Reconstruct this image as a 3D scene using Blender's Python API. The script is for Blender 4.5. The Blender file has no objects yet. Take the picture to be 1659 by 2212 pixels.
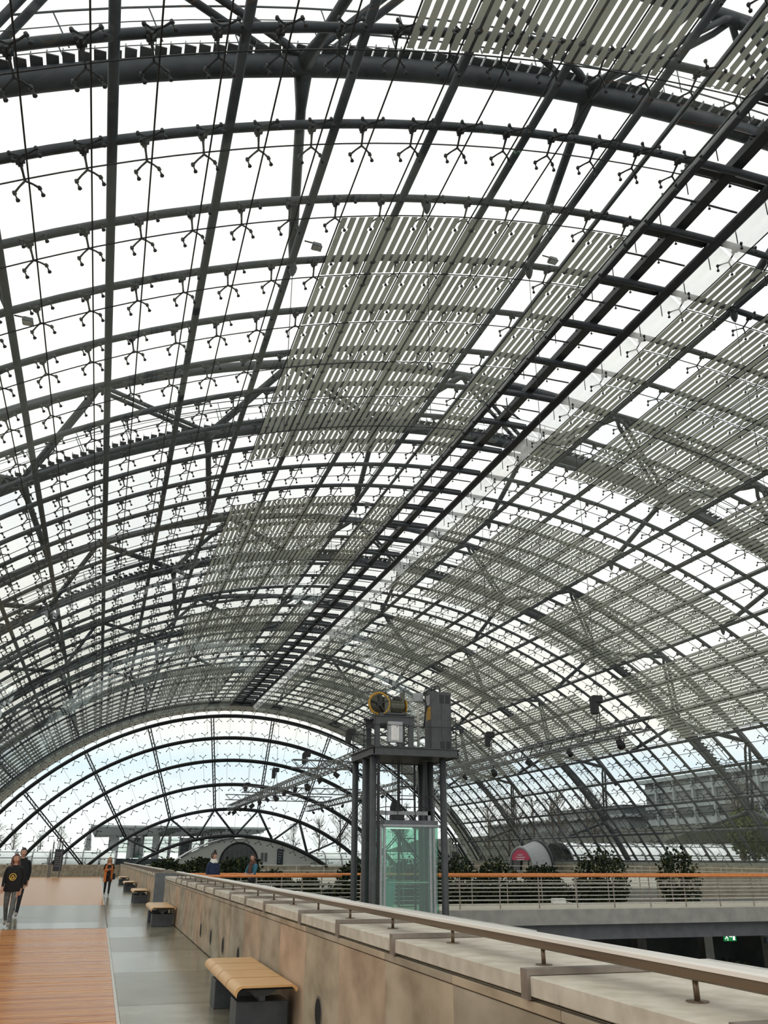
import bpy, bmesh, math, random
import numpy as np
from mathutils import Matrix, Vector

random.seed(7)
rng = np.random.default_rng(7)
scene = bpy.context.scene
COL = scene.collection

# ------------------------------------------------------------------ camera
EYE = 1.6                                  # eye height above the walkway floor (z = 0)
F_PX, PITCH, YAW, ROLL = 1842.07, 0.386752, 0.298946, 0.005089
cyw, syw = math.cos(YAW), math.sin(YAW)
fh = Vector((syw, cyw, 0)); rt = Vector((cyw, -syw, 0)); zup = Vector((0, 0, 1))
fwd = math.cos(PITCH) * fh + math.sin(PITCH) * zup
upv = -math.sin(PITCH) * fh + math.cos(PITCH) * zup
r2 = math.cos(ROLL) * rt + math.sin(ROLL) * upv
u2 = -math.sin(ROLL) * rt + math.cos(ROLL) * upv
cam_data = bpy.data.cameras.new('camera')
cam = bpy.data.objects.new('camera', cam_data)
COL.objects.link(cam)
cam.matrix_world = Matrix(((r2.x, u2.x, -fwd.x, 0), (r2.y, u2.y, -fwd.y, 0), (r2.z, u2.z, -fwd.z, EYE), (0, 0, 0, 1)))
cam_data.sensor_fit = 'VERTICAL'
cam_data.sensor_height = 36.0
cam_data.lens = F_PX / 2212.0 * 36.0
cam_data.clip_start = 0.05
cam_data.clip_end = 2000
scene.camera = cam
CAMP = np.array([0, 0, EYE])
FW, RT, UP = np.array(fwd), np.array(r2), np.array(u2)


def project(P):
    d = np.asarray(P, float) - CAMP
    k = d @ FW
    return 829.5 + F_PX * (d @ RT) / k, 1106 - F_PX * (d @ UP) / k, k


# ------------------------------------------------------------------ world: bright overcast sky
world = bpy.data.worlds.new('overcast_sky')
scene.world = world
world.use_nodes = True
wn, wl = world.node_tree.nodes, world.node_tree.links
wn.clear()
w_out = wn.new('ShaderNodeOutputWorld')
w_bg = wn.new('ShaderNodeBackground')
w_tc = wn.new('ShaderNodeTexCoord')
w_map = wn.new('ShaderNodeMapping'); w_map.inputs['Scale'].default_value = (1.0, 1.0, 3.2)
w_noise = wn.new('ShaderNodeTexNoise')
w_noise.inputs['Scale'].default_value = 1.9
w_noise.inputs['Detail'].default_value = 5
w_noise.inputs['Roughness'].default_value = 0.5
w_ramp = wn.new('ShaderNodeValToRGB')
w_ramp.color_ramp.elements[0].position = 0.30
w_ramp.color_ramp.elements[0].color = (0.84, 0.86, 0.90, 1)
w_ramp.color_ramp.elements[1].position = 0.50
w_ramp.color_ramp.elements[1].color = (1.0, 0.98, 0.95, 1)
wl.new(w_tc.outputs['Generated'], w_map.inputs['Vector'])
wl.new(w_map.outputs['Vector'], w_noise.inputs['Vector'])
wl.new(w_noise.outputs['Fac'], w_ramp.inputs['Fac'])
w_sep = wn.new('ShaderNodeSeparateXYZ')
w_elev = wn.new('ShaderNodeValToRGB')                       # bluish break in the cloud low over the horizon, all round
ce = w_elev.color_ramp.elements
ce[0].position = 0.0; ce[0].color = (0.90, 0.92, 0.92, 1)
ce[1].position = 0.30; ce[1].color = (1, 1, 1, 1)
for pos_, col_ in ((0.05, (0.88, 0.92, 0.94, 1)), (0.10, (0.70, 0.82, 0.91, 1)), (0.145, (0.95, 0.93, 0.88, 1)), (0.19, (1.0, 0.98, 0.92, 1))):
    e_ = ce.new(pos_); e_.color = col_
w_mul = wn.new('ShaderNodeMixRGB'); w_mul.blend_type = 'MULTIPLY'; w_mul.inputs['Fac'].default_value = 1.0
w_add = wn.new('ShaderNodeMath'); w_add.operation = 'MULTIPLY_ADD'; w_add.inputs[1].default_value = 0.10; w_add.inputs[2].default_value = -0.05
w_sum = wn.new('ShaderNodeMath'); w_sum.operation = 'ADD'
wl.new(w_tc.outputs['Generated'], w_sep.inputs[0])
wl.new(w_noise.outputs['Fac'], w_add.inputs[0])
wl.new(w_add.outputs[0], w_sum.inputs[0]); wl.new(w_sep.outputs['Z'], w_sum.inputs[1])
wl.new(w_sum.outputs[0], w_elev.inputs['Fac'])
wl.new(w_ramp.outputs['Color'], w_mul.inputs['Color1']); wl.new(w_elev.outputs['Color'], w_mul.inputs['Color2'])
wl.new(w_mul.outputs['Color'], w_bg.inputs['Color'])
w_bg.inputs['Strength'].default_value = 1.2
wl.new(w_bg.outputs['Background'], w_out.inputs['Surface'])

vs = scene.view_settings
vs.view_transform = 'Standard'
vs.look = 'None'
vs.exposure = 0.1
vs.gamma = 1.0
vs.use_curve_mapping = False
scene.cycles.transparent_max_bounces = 32
scene.cycles.max_bounces = 6
scene.cycles.diffuse_bounces = 3
scene.cycles.glossy_bounces = 3


# ------------------------------------------------------------------ materials
def lin(h):
    out = []
    for i in (0, 2, 4):
        c = int(h[i:i + 2], 16) / 255
        out.append(c / 12.92 if c <= 0.04045 else ((c + 0.055) / 1.055) ** 2.4)
    return (*out, 1)


def mat(name, c1, c2=None, scale=6.0, rough=0.6, metal=0.0, stretch=(1, 1, 1), bump=0.0, detail=5, spec=0.5, emit=None, lo=0.35, hi=0.65):
    m = bpy.data.materials.new(name)
    m.use_nodes = True
    n, l = m.node_tree.nodes, m.node_tree.links
    b = n['Principled BSDF']
    c1 = lin(c1) if isinstance(c1, str) else c1
    c2 = c1 if c2 is None else (lin(c2) if isinstance(c2, str) else c2)
    tc = n.new('ShaderNodeTexCoord'); mp = n.new('ShaderNodeMapping'); nz = n.new('ShaderNodeTexNoise'); rp = n.new('ShaderNodeValToRGB')
    mp.inputs['Scale'].default_value = stretch
    nz.inputs['Scale'].default_value = scale
    nz.inputs['Detail'].default_value = detail
    rp.color_ramp.elements[0].color = c1; rp.color_ramp.elements[0].position = lo
    rp.color_ramp.elements[1].color = c2; rp.color_ramp.elements[1].position = hi
    l.new(tc.outputs['Object'], mp.inputs['Vector']); l.new(mp.outputs['Vector'], nz.inputs['Vector'])
    l.new(nz.outputs['Fac'], rp.inputs['Fac']); l.new(rp.outputs['Color'], b.inputs['Base Color'])
    b.inputs['Roughness'].default_value = rough
    b.inputs['Metallic'].default_value = metal
    b.inputs['Specular IOR Level'].default_value = spec
    if bump:
        bp = n.new('ShaderNodeBump'); bp.inputs['Strength'].default_value = bump; bp.inputs['Distance'].default_value = 0.01
        l.new(nz.outputs['Fac'], bp.inputs['Height']); l.new(bp.outputs['Normal'], b.inputs['Normal'])
    if emit:
        b.inputs['Emission Color'].default_value = lin(emit[0]); b.inputs['Emission Strength'].default_value = emit[1]
    return m


def glass_mat(name, tint, refl=1.0, rough=0.0, haze=0.0, haze_col=(0.8, 0.85, 0.83, 1)):
    """thin architectural glass: tinted see-through plus mirror reflection that grows towards grazing angles"""
    m = bpy.data.materials.new(name)
    m.use_nodes = True
    n, l = m.node_tree.nodes, m.node_tree.links
    n.clear()
    out = n.new('ShaderNodeOutputMaterial'); mix = n.new('ShaderNodeMixShader')
    tr = n.new('ShaderNodeBsdfTransparent'); gl = n.new('ShaderNodeBsdfGlossy')
    lw = n.new('ShaderNodeLayerWeight'); lw.inputs['Blend'].default_value = 0.5
    pw = n.new('ShaderNodeMath'); pw.operation = 'POWER'; pw.inputs[1].default_value = 5
    ml = n.new('ShaderNodeMath'); ml.operation = 'MULTIPLY_ADD'; ml.inputs[1].default_value = 0.6 * refl; ml.inputs[2].default_value = 0.035 * refl
    l.new(lw.outputs['Facing'], pw.inputs[0]); l.new(pw.outputs[0], ml.inputs[0]); l.new(ml.outputs[0], mix.inputs['Fac'])
    tr.inputs['Color'].default_value = tint
    gl.inputs['Color'].default_value = (0.95, 0.98, 0.97, 1); gl.inputs['Roughness'].default_value = rough
    last = tr
    if haze:
        nz = n.new('ShaderNodeTexNoise'); nz.inputs['Scale'].default_value = 1.3
        df = n.new('ShaderNodeBsdfTranslucent'); df.inputs['Color'].default_value = haze_col
        mh = n.new('ShaderNodeMixShader'); mm = n.new('ShaderNodeMath'); mm.operation = 'MULTIPLY'; mm.inputs[1].default_value = 2 * haze
        l.new(nz.outputs['Fac'], mm.inputs[0]); l.new(mm.outputs[0], mh.inputs['Fac'])
        l.new(tr.outputs[0], mh.inputs[1]); l.new(df.outputs[0], mh.inputs[2]); last = mh
    l.new(last.outputs[0], mix.inputs[1]); l.new(gl.outputs[0], mix.inputs[2]); l.new(mix.outputs[0], out.inputs['Surface'])
    return m


def print_mat():
    """translucent grey-green screen print baked on the roof glass"""
    m = bpy.data.materials.new('printed_stripe')
    m.use_nodes = True
    n, l = m.node_tree.nodes, m.node_tree.links
    n.clear()
    out = n.new('ShaderNodeOutputMaterial'); mix = n.new('ShaderNodeMixShader'); mix.inputs[0].default_value = 0.5
    d = n.new('ShaderNodeBsdfDiffuse'); t = n.new('ShaderNodeBsdfTranslucent')
    g = n.new('ShaderNodeNewGeometry'); nz = n.new('ShaderNodeTexNoise'); nz.inputs['Scale'].default_value = 0.35; nz.inputs['Detail'].default_value = 3
    rp = n.new('ShaderNodeValToRGB')
    rp.color_ramp.elements[0].color = (0.235, 0.24, 0.21, 1); rp.color_ramp.elements[0].position = 0.3
    rp.color_ramp.elements[1].color = (0.30, 0.30, 0.255, 1); rp.color_ramp.elements[1].position = 0.7
    l.new(g.outputs['Position'], nz.inputs['Vector']); l.new(nz.outputs['Fac'], rp.inputs['Fac'])
    l.new(rp.outputs['Color'], t.inputs['Color']); d.inputs['Color'].default_value = (0.38, 0.38, 0.33, 1)
    l.new(d.outputs[0], mix.inputs[1]); l.new(t.outputs[0], mix.inputs[2]); l.new(mix.outputs[0], out.inputs['Surface'])
    return m


M = {}
M['steel'] = mat('painted_steel', '2d3237', '3a3f46', 2.5, rough=0.55)
M['steel_dark'] = mat('dark_painted_steel', '1f2226', '2a2d32', 3, rough=0.5)
M['steel_mid'] = mat('grey_painted_steel', '5a5e62', '686c70', 3, rough=0.5)
M['seal'] = mat('black_silicone', '17191b', '222426', 8, rough=0.7)
M['glass'] = glass_mat('roof_glass', (0.965, 0.985, 0.975, 1))
M['glass_end'] = glass_mat('gable_glass', (0.955, 0.98, 0.97, 1))
M['glass_haze'] = glass_mat('cloudy_glass', (0.93, 0.95, 0.94, 1), haze=0.22, haze_col=(0.9, 0.92, 0.9, 1))
M['glass_green'] = glass_mat('green_lift_glass', (0.68, 0.85, 0.775, 1), refl=1.5)
M['glass_green_pale'] = glass_mat('pale_green_window', (0.92, 0.97, 0.94, 1), haze=0.12, haze_col=(0.8, 0.9, 0.84, 1))
M['print'] = print_mat()
M['white_glass'] = mat('milky_glass', 'e2e8e8', 'f4f7f6', 0.6, rough=0.12)
M['wood_floor'] = mat('oak_strip', 'b56a2a', 'dd9646', 5, rough=0.24, stretch=(0.7, 10, 1), bump=0.06)
M['wood_floor_b'] = mat('oak_strip_red', 'ab6026', 'cf8238', 5, rough=0.22, stretch=(0.7, 10, 1), bump=0.06)
M['wood_floor_c'] = mat('oak_strip_pale', 'c27a3a', 'e6a158', 5, rough=0.26, stretch=(0.7, 10, 1), bump=0.06)
M['wood_far'] = mat('oak_deck', 'bd8250', 'dca878', 4, rough=0.28, stretch=(0.6, 9, 1), bump=0.05)
M['stone_floor'] = mat('honed_grey_stone', '6c6656', '8a8370', 1.6, rough=0.21, bump=0.03, detail=8)
M['stone_floor_b'] = mat('honed_grey_stone_light', '7d7766', '9b947f', 1.9, rough=0.17, bump=0.03, detail=8)
M['joint_light'] = mat('pale_joint', 'c9c7be', 'dedcd4', 20, rough=0.4)
M['wall_a'] = mat('travertine', '93836b', 'c0af96', 4.5, rough=0.6, stretch=(1, 0.4, 0.75), bump=0.25, detail=10)
M['wall_b'] = mat('travertine_rosy', 'a18870', 'c8ae93', 5, rough=0.6, stretch=(1, 0.42, 0.7), bump=0.25, detail=10)
M['wall_c'] = mat('travertine_grey', '928671', 'b8ac98', 4, rough=0.6, stretch=(1, 0.38, 0.8), bump=0.25, detail=10)
M['coping'] = mat('pale_coping_stone', 'bdb5a4', 'd6cfc0', 7, rough=0.65, bump=0.2, detail=10)
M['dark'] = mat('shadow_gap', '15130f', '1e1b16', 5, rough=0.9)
M['rail_steel'] = mat('rail_brown_reflection', '6a5a48', '7d6c58', 3, rough=0.35, metal=0.5, stretch=(1, 0.2, 1))  # brown puts the coping's darker reflection into the rail colour
M['rail_top_sheen'] = mat('painted_sky_sheen', 'e6e1d8', 'f2eee6', 3, rough=0.3, stretch=(1, 0.2, 1))  # pale colour paints the sky's reflection on the rail top
M['frame_white'] = mat('pale_metal_frame', 'b5b2aa', 'd0cdc6', 6, rough=0.4)
M['strap'] = mat('bronze_grey_strap', '7d746a', '93897e', 8, rough=0.45, metal=0.3)
M['bench_wood'] = mat('beech_plywood', 'dcaa70', 'eabf88', 3, rough=0.3, stretch=(1, 6, 1), bump=0.0)
M['bench_metal'] = mat('slate_grey_metal', '3f4347', '505458', 6, rough=0.45)
M['concrete'] = mat('bridge_concrete', '92918c', 'a5a39c', 2.5, rough=0.6)
M['cream'] = mat('cream_deck', 'c4bfae', 'd6d0be', 3, rough=0.5)
M['orange_wood'] = mat('varnished_handrail', 'd8793a', 'ef9b58', 6, rough=0.22, stretch=(1, 8, 8))
M['beige'] = mat('beige_hall_wall', '8f8571', 'aea58f', 1.2, rough=0.7)
M['hall_floor'] = mat('hall_floor_stone', '55534e', '66635c', 1.2, rough=0.35)
M['pillar'] = mat('pillar_concrete', '7c7b76', '8f8d87', 2, rough=0.7)
M['leaf'] = mat('dark_leaf', '141f12', '2b3b24', 9, rough=0.55, spec=0.25)
M['leaf_b'] = mat('yellowish_leaf', '353c1e', '585a2c', 9, rough=0.55, spec=0.25)
M['bark'] = mat('bark', '3b3129', '57493c', 10, rough=0.8)
M['yellow'] = mat('safety_yellow', 'a87a14', 'c3931f', 10, rough=0.4)
M['motor'] = mat('olive_machine_paint', '4b4c40', '5d5e50', 8, rough=0.4)
M['cabinet'] = mat('charcoal_cabinet', '3d3f42', '484a4d', 5, rough=0.45)
M['light_grey'] = mat('light_grey_enamel', '9a9da0', 'acafb1', 8, rough=0.4)
M['white'] = mat('white_enamel', 'dcdcd8', 'ecece8', 8, rough=0.4)
M['black'] = mat('black_plastic', '141518', '1f2023', 8, rough=0.5)
M['alu'] = mat('aluminium_truss', '6a6d70', '84878a', 8, rough=0.35, metal=0.6)
M['navy'] = mat('navy_sign_panel', '1b2430', '262f3c', 8, rough=0.35)
M['pink'] = mat('magenta_sign', 'c8174f', 'd92a60', 6, rough=0.4)
M['green_sign'] = mat('green_exit_sign', '0f7a3c', '12854a', 6, rough=0.4, emit=('1c9a50', 0.4))
M['sign_white'] = mat('sign_white', 'f4f6ef', 'ffffff', 6, rough=0.4, emit=('ffffff', 0.9))
M['teal_board'] = mat('teal_folded_board', '3f8792', '5aa2ab', 5, rough=0.4)
M['facade'] = mat('far_facade_grey', '6d7475', '838a8a', 0.4, rough=0.6)
M['facade_light'] = mat('far_facade_band', '8f989a', 'a5adae', 0.5, rough=0.5)
M['facade_dark'] = mat('far_window_dark', '2c3436', '414a4c', 0.6, rough=0.2)
M['white_wall'] = mat('white_portal_wall', 'd6d7d2', 'e2e3de', 0.8, rough=0.6)
M['ground'] = mat('winter_grass', '2b3027', '3d4135', 0.5, rough=0.9)
M['twig'] = mat('bare_twig', '57504a', '756c62', 5, rough=0.9)
M['ever'] = mat('outdoor_green', '3d4f2c', '66763d', 3, rough=0.8)
M['skin'] = mat('skin', 'b98a72', 'cf9f86', 14, rough=0.55)
M['hair_dark'] = mat('dark_brown_hair', '1d1512', '32241d', 30, rough=0.5)
M['hair_auburn'] = mat('auburn_hair', '4a2a1e', '6a4030', 30, rough=0.5)
M['hair_blond'] = mat('blond_hair', '8e6a45', 'b18a5f', 30, rough=0.5)
M['cloth_black'] = mat('black_cotton', '101114', '1b1c20', 20, rough=0.85)
M['cloth_grey'] = mat('grey_trousers', '5a5c5b', '6f716f', 20, rough=0.85)
M['cloth_dark'] = mat('dark_trousers', '17181d', '23252b', 20, rough=0.85)
M['cloth_orange'] = mat('orange_cardigan', 'b8642a', 'd07c3c', 20, rough=0.85)
M['cloth_navy'] = mat('navy_sweater', '1a2540', '263352', 20, rough=0.85)
M['cloth_teal'] = mat('teal_shirt', '2f5f74', '3f7389', 20, rough=0.85)
M['scarf_white'] = mat('white_scarf', 'd9d6d0', 'eceae5', 20, rough=0.9)
M['scarf_brown'] = mat('brown_scarf', '4b332c', '6a4a3f', 20, rough=0.9)
M['shoe'] = mat('pale_shoe', '8d857c', 'aaa298', 20, rough=0.7)
M['gold'] = mat('gold_print', 'c7a23c', 'dcb85a', 20, rough=0.6)


# ------------------------------------------------------------------ mesh helpers
class MB:
    def __init__(self):
        self.v, self.f, self.m = [], [], []

    def add(self, verts, faces, mi=0):
        b = len(self.v)
        self.v.extend(tuple(map(float, p)) for p in verts)
        for f in faces:
            self.f.append(tuple(b + i for i in f)); self.m.append(mi)
        return self

    def hexa(self, p, mi=0):
        return self.add(p, ((0, 3, 2, 1), (4, 5, 6, 7), (0, 1, 5, 4), (1, 2, 6, 5), (2, 3, 7, 6), (3, 0, 4, 7)), mi)

    def box(self, x0, x1, y0, y1, z0, z1, mi=0):
        return self.hexa(((x0, y0, z0), (x1, y0, z0), (x1, y1, z0), (x0, y1, z0), (x0, y0, z1), (x1, y0, z1), (x1, y1, z1), (x0, y1, z1)), mi)

    def bevel_box(self, x0, x1, y0, y1, z0, z1, b=0.02, mi=0):
        base = len(self.v)
        pts = []
        for z, k in ((z0, b), (z0 + b, 0), (z1 - b, 0), (z1, b)):
            for (x, y) in ((x0 + b, y0 + k), (x1 - b, y0 + k), (x1 - k, y0 + b), (x1 - k, y1 - b), (x1 - b, y1 - k), (x0 + b, y1 - k), (x0 + k, y1 - b), (x0 + k, y0 + b)):
                pts.append((x, y, z))
        fs = [tuple(reversed(range(8))), tuple(range(24, 32))]
        for r in range(3):
            for i in range(8):
                j = (i + 1) % 8
                fs.append((r * 8 + i, r * 8 + j, r * 8 + 8 + j, r * 8 + 8 + i))
        return self.add(pts, fs, mi)

    def tube(self, pts, r, n=8, mi=0, caps=True, closed=False):
        P = [Vector(p) for p in pts]
        N = len(P)
        rs = r if isinstance(r, (list, tuple)) else [r] * N
        ref = None
        base = len(self.v)
        for i, p in enumerate(P):
            a = P[i - 1] if (i > 0 or closed) else p
            b = P[(i + 1) % N] if (i < N - 1 or closed) else p
            t = (b - a).normalized()
            if ref is None:
                ref = Vector((0, 0, 1)) if abs(t.z) < 0.9 else Vector((1, 0, 0))
            u = (ref - t * ref.dot(t)).normalized()
            w = t.cross(u); ref = u
            for k in range(n):
                ang = 2 * math.pi * k / n
                q = p + (u * math.cos(ang) + w * math.sin(ang)) * rs[i]
                self.v.append((q.x, q.y, q.z))
        R = N if closed else N - 1
        for i in range(R):
            for k in range(n):
                k2 = (k + 1) % n; i2 = (i + 1) % N
                self.f.append((base + i * n + k, base + i * n + k2, base + i2 * n + k2, base + i2 * n + k)); self.m.append(mi)
        if caps and not closed:
            self.f.append(tuple(base + k for k in reversed(range(n)))); self.m.append(mi)
            self.f.append(tuple(base + (N - 1) * n + k for k in range(n))); self.m.append(mi)
        return self

    def bar(self, p0, p1, w, h, up=(0, 0, 1), mi=0):
        a, b = Vector(p0), Vector(p1)
        t = (b - a).normalized(); u = Vector(up); u = (u - t * u.dot(t)).normalized(); s = t.cross(u)
        s, u = s * w / 2, u * h / 2
        return self.hexa([a - s - u, a + s - u, b + s - u, b - s - u, a - s + u, a + s + u, b + s + u, b - s + u], mi)

    def ball(self, c, r, n=8, m=6, mi=0):
        rx, ry, rz = (r, r, r) if not hasattr(r, '__len__') else r
        pts = [(c[0], c[1], c[2] - rz)]
        for j in range(1, m):
            ph = -math.pi / 2 + math.pi * j / m
            for k in range(n):
                a = 2 * math.pi * k / n
                pts.append((c[0] + rx * math.cos(ph) * math.cos(a), c[1] + ry * math.cos(ph) * math.sin(a), c[2] + rz * math.sin(ph)))
        pts.append((c[0], c[1], c[2] + rz))
        fs = []
        for k in range(n):
            k2 = (k + 1) % n
            fs.append((0, 1 + k2, 1 + k))
            for j in range(m - 2):
                fs.append((1 + j * n + k, 1 + j * n + k2, 1 + (j + 1) * n + k2, 1 + (j + 1) * n + k))
            fs.append((len(pts) - 1, 1 + (m - 2) * n + k, 1 + (m - 2) * n + k2))
        return self.add(pts, fs, mi)

    def prism(self, poly, axis, a, b, mi=0):
        """poly in the two other axes, extruded from a to b along axis (0, 1, 2)"""
        def put(p, c):
            q = [p[0], p[1]]; q.insert(axis, c); return tuple(q)
        n = len(poly)
        pts = [put(p, a) for p in poly] + [put(p, b) for p in poly]
        fs = [tuple(range(n)), tuple(range(2 * n - 1, n - 1, -1))] + [(i, n + i, n + (i + 1) % n, (i + 1) % n) for i in range(n)]
        return self.add(pts, fs, mi)

    def mesh(self, name, mats, smooth=False):
        me = bpy.data.meshes.new(name)
        me.from_pydata(self.v, [], self.f)
        for k in mats:
            me.materials.append(M[k] if isinstance(k, str) else k)
        if len(mats) > 1:
            me.polygons.foreach_set('material_index', self.m)
        if smooth:
            me.polygons.foreach_set('use_smooth', [True] * len(me.polygons))
        me.update()
        return me

    def build(self, name, mats, parent=None, smooth=False, loc=None):
        if not isinstance(mats, (list, tuple)):
            mats = [mats]
        me = self.mesh(name, mats, smooth)
        return put(name, me, parent, loc)


def put(name, me, parent=None, loc=None, mw=None):
    o = bpy.data.objects.new(name, me)
    COL.objects.link(o)
    if parent is not None:
        o.parent = parent
        if mw is None and loc is None:          # mesh is in world coordinates
            pl = Vector((0, 0, 0)); q = parent
            while q is not None:
                pl = pl + q.location; q = q.parent
            o.location = -pl
    if loc is not None:
        o.location = loc
    if mw is not None:
        o.matrix_basis = mw
    return o


def thing(name, label, cat, loc=(0, 0, 0), group=None):
    o = bpy.data.objects.new(name, None)
    COL.objects.link(o)
    o.location = loc
    o.empty_display_size = 0.1
    o['label'] = label; o['category'] = cat
    if group:
        o['group'] = group
    return o


def tag(o, label, cat, group=None, kind=None):
    o['label'] = label; o['category'] = cat
    if group:
        o['group'] = group
    if kind:
        o['kind'] = kind
    return o


def structure(o, label, cat):
    o['kind'] = 'structure'; o['label'] = label; o['category'] = cat
    return o


def root(name, loc=(0, 0, 0)):
    o = bpy.data.objects.new(name, None); COL.objects.link(o); o.location = loc; o.empty_display_size = 0.1
    return o


def bake(base, mats_list):
    """join copies of a small mesh (MB) under many 4x4 matrices into one MB"""
    V0 = np.array(base.v); nv = len(V0)
    H = np.concatenate([V0, np.ones((nv, 1))], 1)
    out = MB()
    allv = np.concatenate([(H @ np.array(m).T)[:, :3] for m in mats_list])
    out.v = [tuple(p) for p in allv.tolist()]
    for i in range(len(mats_list)):
        b = i * nv
        out.f.extend(tuple(b + k for k in f) for f in base.f)
        out.m.extend(base.m)
    return out


# ------------------------------------------------------------------ the barrel vault
XC, ZC, RV, Y0, S = 17.817, -20.567, 43.593, 11.4806, 3.125
T_MIN, T_END = -4, 38
Q_MIN, Q_MAX = -8, 21
NSEG = 58


def ang(q):
    return (q - 6.5) * S / RV


def V(q, t, off=0.0):
    a = ang(q); r = RV + off
    return (XC + r * math.sin(a), Y0 + t * S, ZC + r * math.cos(a))


def frame(q, t, off=0.0):
    a = ang(q)
    c, s = math.cos(a), math.sin(a)
    x, y, z = V(q, t, off)
    return Matrix(((c, 0, s, x), (0, 1, 0, y), (-s, 0, c, z), (0, 0, 0, 1)))


GL = -0.70                                       # glass skin hangs this far inside the tubes
YA, YB = V(0, T_MIN)[1], V(0, T_END)[1]
arc_q = np.linspace(Q_MIN, Q_MAX, NSEG + 1)

ceiling = structure(root('ceiling'), 'glazed steel barrel vault roofing the whole hall', 'roof')

for t in range(T_MIN, T_END + 1):
    MB().tube([V(q, t) for q in arc_q], 0.125, 8).build('arch_rib', 'steel', ceiling, True)
for q in range(Q_MIN, Q_MAX + 1):
    r = 0.2 if q in (6, 7) else 0.13
    MB().tube([V(q, T_MIN), V(q, T_END)], r, 8).build('purlin', 'steel_dark' if q in (6, 7) else 'steel', ceiling, True)
MB().tube([V(5.55, T_MIN, 0.5), V(5.55, T_END, 0.5)], 0.09, 8).build('service_pipe', 'steel_mid', ceiling, True)

# dark silicone joints between the panes
for k in range(Q_MIN * 2, Q_MAX * 2):
    q = k / 2 + 0.25
    if 5.8 < q < 7.2:
        continue
    MB().bar(V(q, T_MIN, GL), V(q, T_END, GL), 0.035, 0.03, (math.sin(ang(q)), 0, math.cos(ang(q)))).build('joint_seal', 'seal', ceiling)
for t in range(T_MIN, T_END + 1):
    for a0, a1 in ((Q_MIN, 5.75), (7.25, Q_MAX)):
        mb = MB(); n = 44
        qs = np.linspace(a0, a1, n + 1)
        base = []
        for q in qs:
            for dy, dr in ((-0.014, -0.014), (0.014, -0.014), (0.014, 0.014), (-0.014, 0.014)):
                x, y, z = V(q, t, GL + dr); base.append((x, y + dy, z))
        fs = [(4 * i + j, 4 * i + 4 + j, 4 * i + 4 + (j + 1) % 4, 4 * i + (j + 1) % 4) for i in range(n) for j in range(4)]
        mb.add(base, fs).build('joint_seal', 'seal', ceiling)

# panes: clear and printed
PW, PL = S / 2 * (RV + GL) / RV - 0.03, S - 0.03


def clear_pane():
    return MB().box(-PW / 2, PW / 2, -PL / 2, PL / 2, -0.008, 0.008)


def printed_pane():
    mb = clear_pane()
    bw, gap = 0.208, 0.095
    tot = 5 * bw + 4 * gap
    yk, rk = PL / 2 - 0.655, 0.115                # fixings and the clear ring round them
    ys0 = [-PL / 2 + 0.05, PL / 2 - 0.05]
    notch = [rk * math.cos(math.pi * i / 6) for i in range(7)]
    ysn = sorted(ys0 + [s * yk + d for s in (-1, 1) for d in notch])
    for i in range(5):
        x0 = -tot / 2 + i * (bw + gap); x1 = x0 + bw
        gl, gr = x0 - gap / 2, x1 + gap / 2
        nl, nr = i in (1, 4), i in (0, 3)         # gap 1 and gap 4 hold the fixings
        ys = ysn if (nl or nr) else ys0
        pts = []
        for y in ys:
            w = 0.0
            for s in (-1, 1):
                dd = rk * rk - (y - s * yk) ** 2
                if dd > 0:
                    w = math.sqrt(dd)
            pts.append((max(x0, gl + w) if nl else x0, y, 0.009)); pts.append((min(x1, gr - w) if nr else x1, y, 0.009))
        mb.add(pts, [(2 * j, 2 * j + 1, 2 * j + 3, 2 * j + 2) for j in range(len(ys) - 1)], 1)
    return mb


PRINT_Q = {2.5, 3, 3.5, 4, 4.5, 5.5, 7.5} | {8.5 + k + j / 2 for k in (0, 3, 6) for j in range(5)}


def is_printed(q, row):                           # row: pane between rib row and row + 1
    return q in PRINT_Q and ((row - 3) % 8) < 6


def in_view(P, pad=120):
    x, y, k = project(P)
    return k > 0.5 and -pad < x < 1659 + pad and -pad < y < 2212 + pad


lists = {'clear': [], 'printed': []}
for k in range(Q_MIN * 2, Q_MAX * 2 + 1):
    q = k / 2
    if q in (6, 6.5, 7) or q in (Q_MIN, Q_MAX):
        continue
    for row in range(T_MIN, T_END):
        lists['printed' if is_printed(q, row) else 'clear'].append((q, row + 0.5))


def dist(q, t):
    return float(np.linalg.norm(np.array(V(q, t)) - CAMP))


def place(pieces, mb, name, mats, parent, limit, stuff_name, smooth=False):
    pieces = sorted(pieces, key=lambda p: (not in_view(p[0]), p[1]))
    me = mb.mesh(name, mats, smooth)
    for P, d, mtx in pieces[:limit]:
        put(name, me, parent, mw=mtx)
    rest = [np.array(m) for P, d, m in pieces[limit:]]
    if rest:
        o = bake(mb, rest).build(stuff_name, mats, parent, smooth)
        o['kind'] = 'stuff'


place([(V(q, t), dist(q, t), frame(q, t, GL)) for q, t in lists['clear']], clear_pane(), 'glass_pane', ['glass'], ceiling, 300, 'distant_glass_panes')
place([(V(q, t), dist(q, t), frame(q, t, GL)) for q, t in lists['printed']], printed_pane(), 'printed_glass_pane', ['glass', 'print'], ceiling, 300, 'distant_printed_panes')
for a0, a1 in ((Q_MIN, Q_MIN + 0.25), (Q_MAX - 0.25, Q_MAX)):
    MB().add([V(a0, T_MIN, GL), V(a1, T_MIN, GL), V(a1, T_END, GL), V(a0, T_END, GL), V(a0, T_MIN, GL + .016), V(a1, T_MIN, GL + .016), V(a1, T_END, GL + .016), V(a0, T_END, GL + .016)],
             ((0, 3, 2, 1), (4, 5, 6, 7), (0, 1, 5, 4), (1, 2, 6, 5), (2, 3, 7, 6), (3, 0, 4, 7))).build('edge_pane', 'glass', ceiling)


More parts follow.
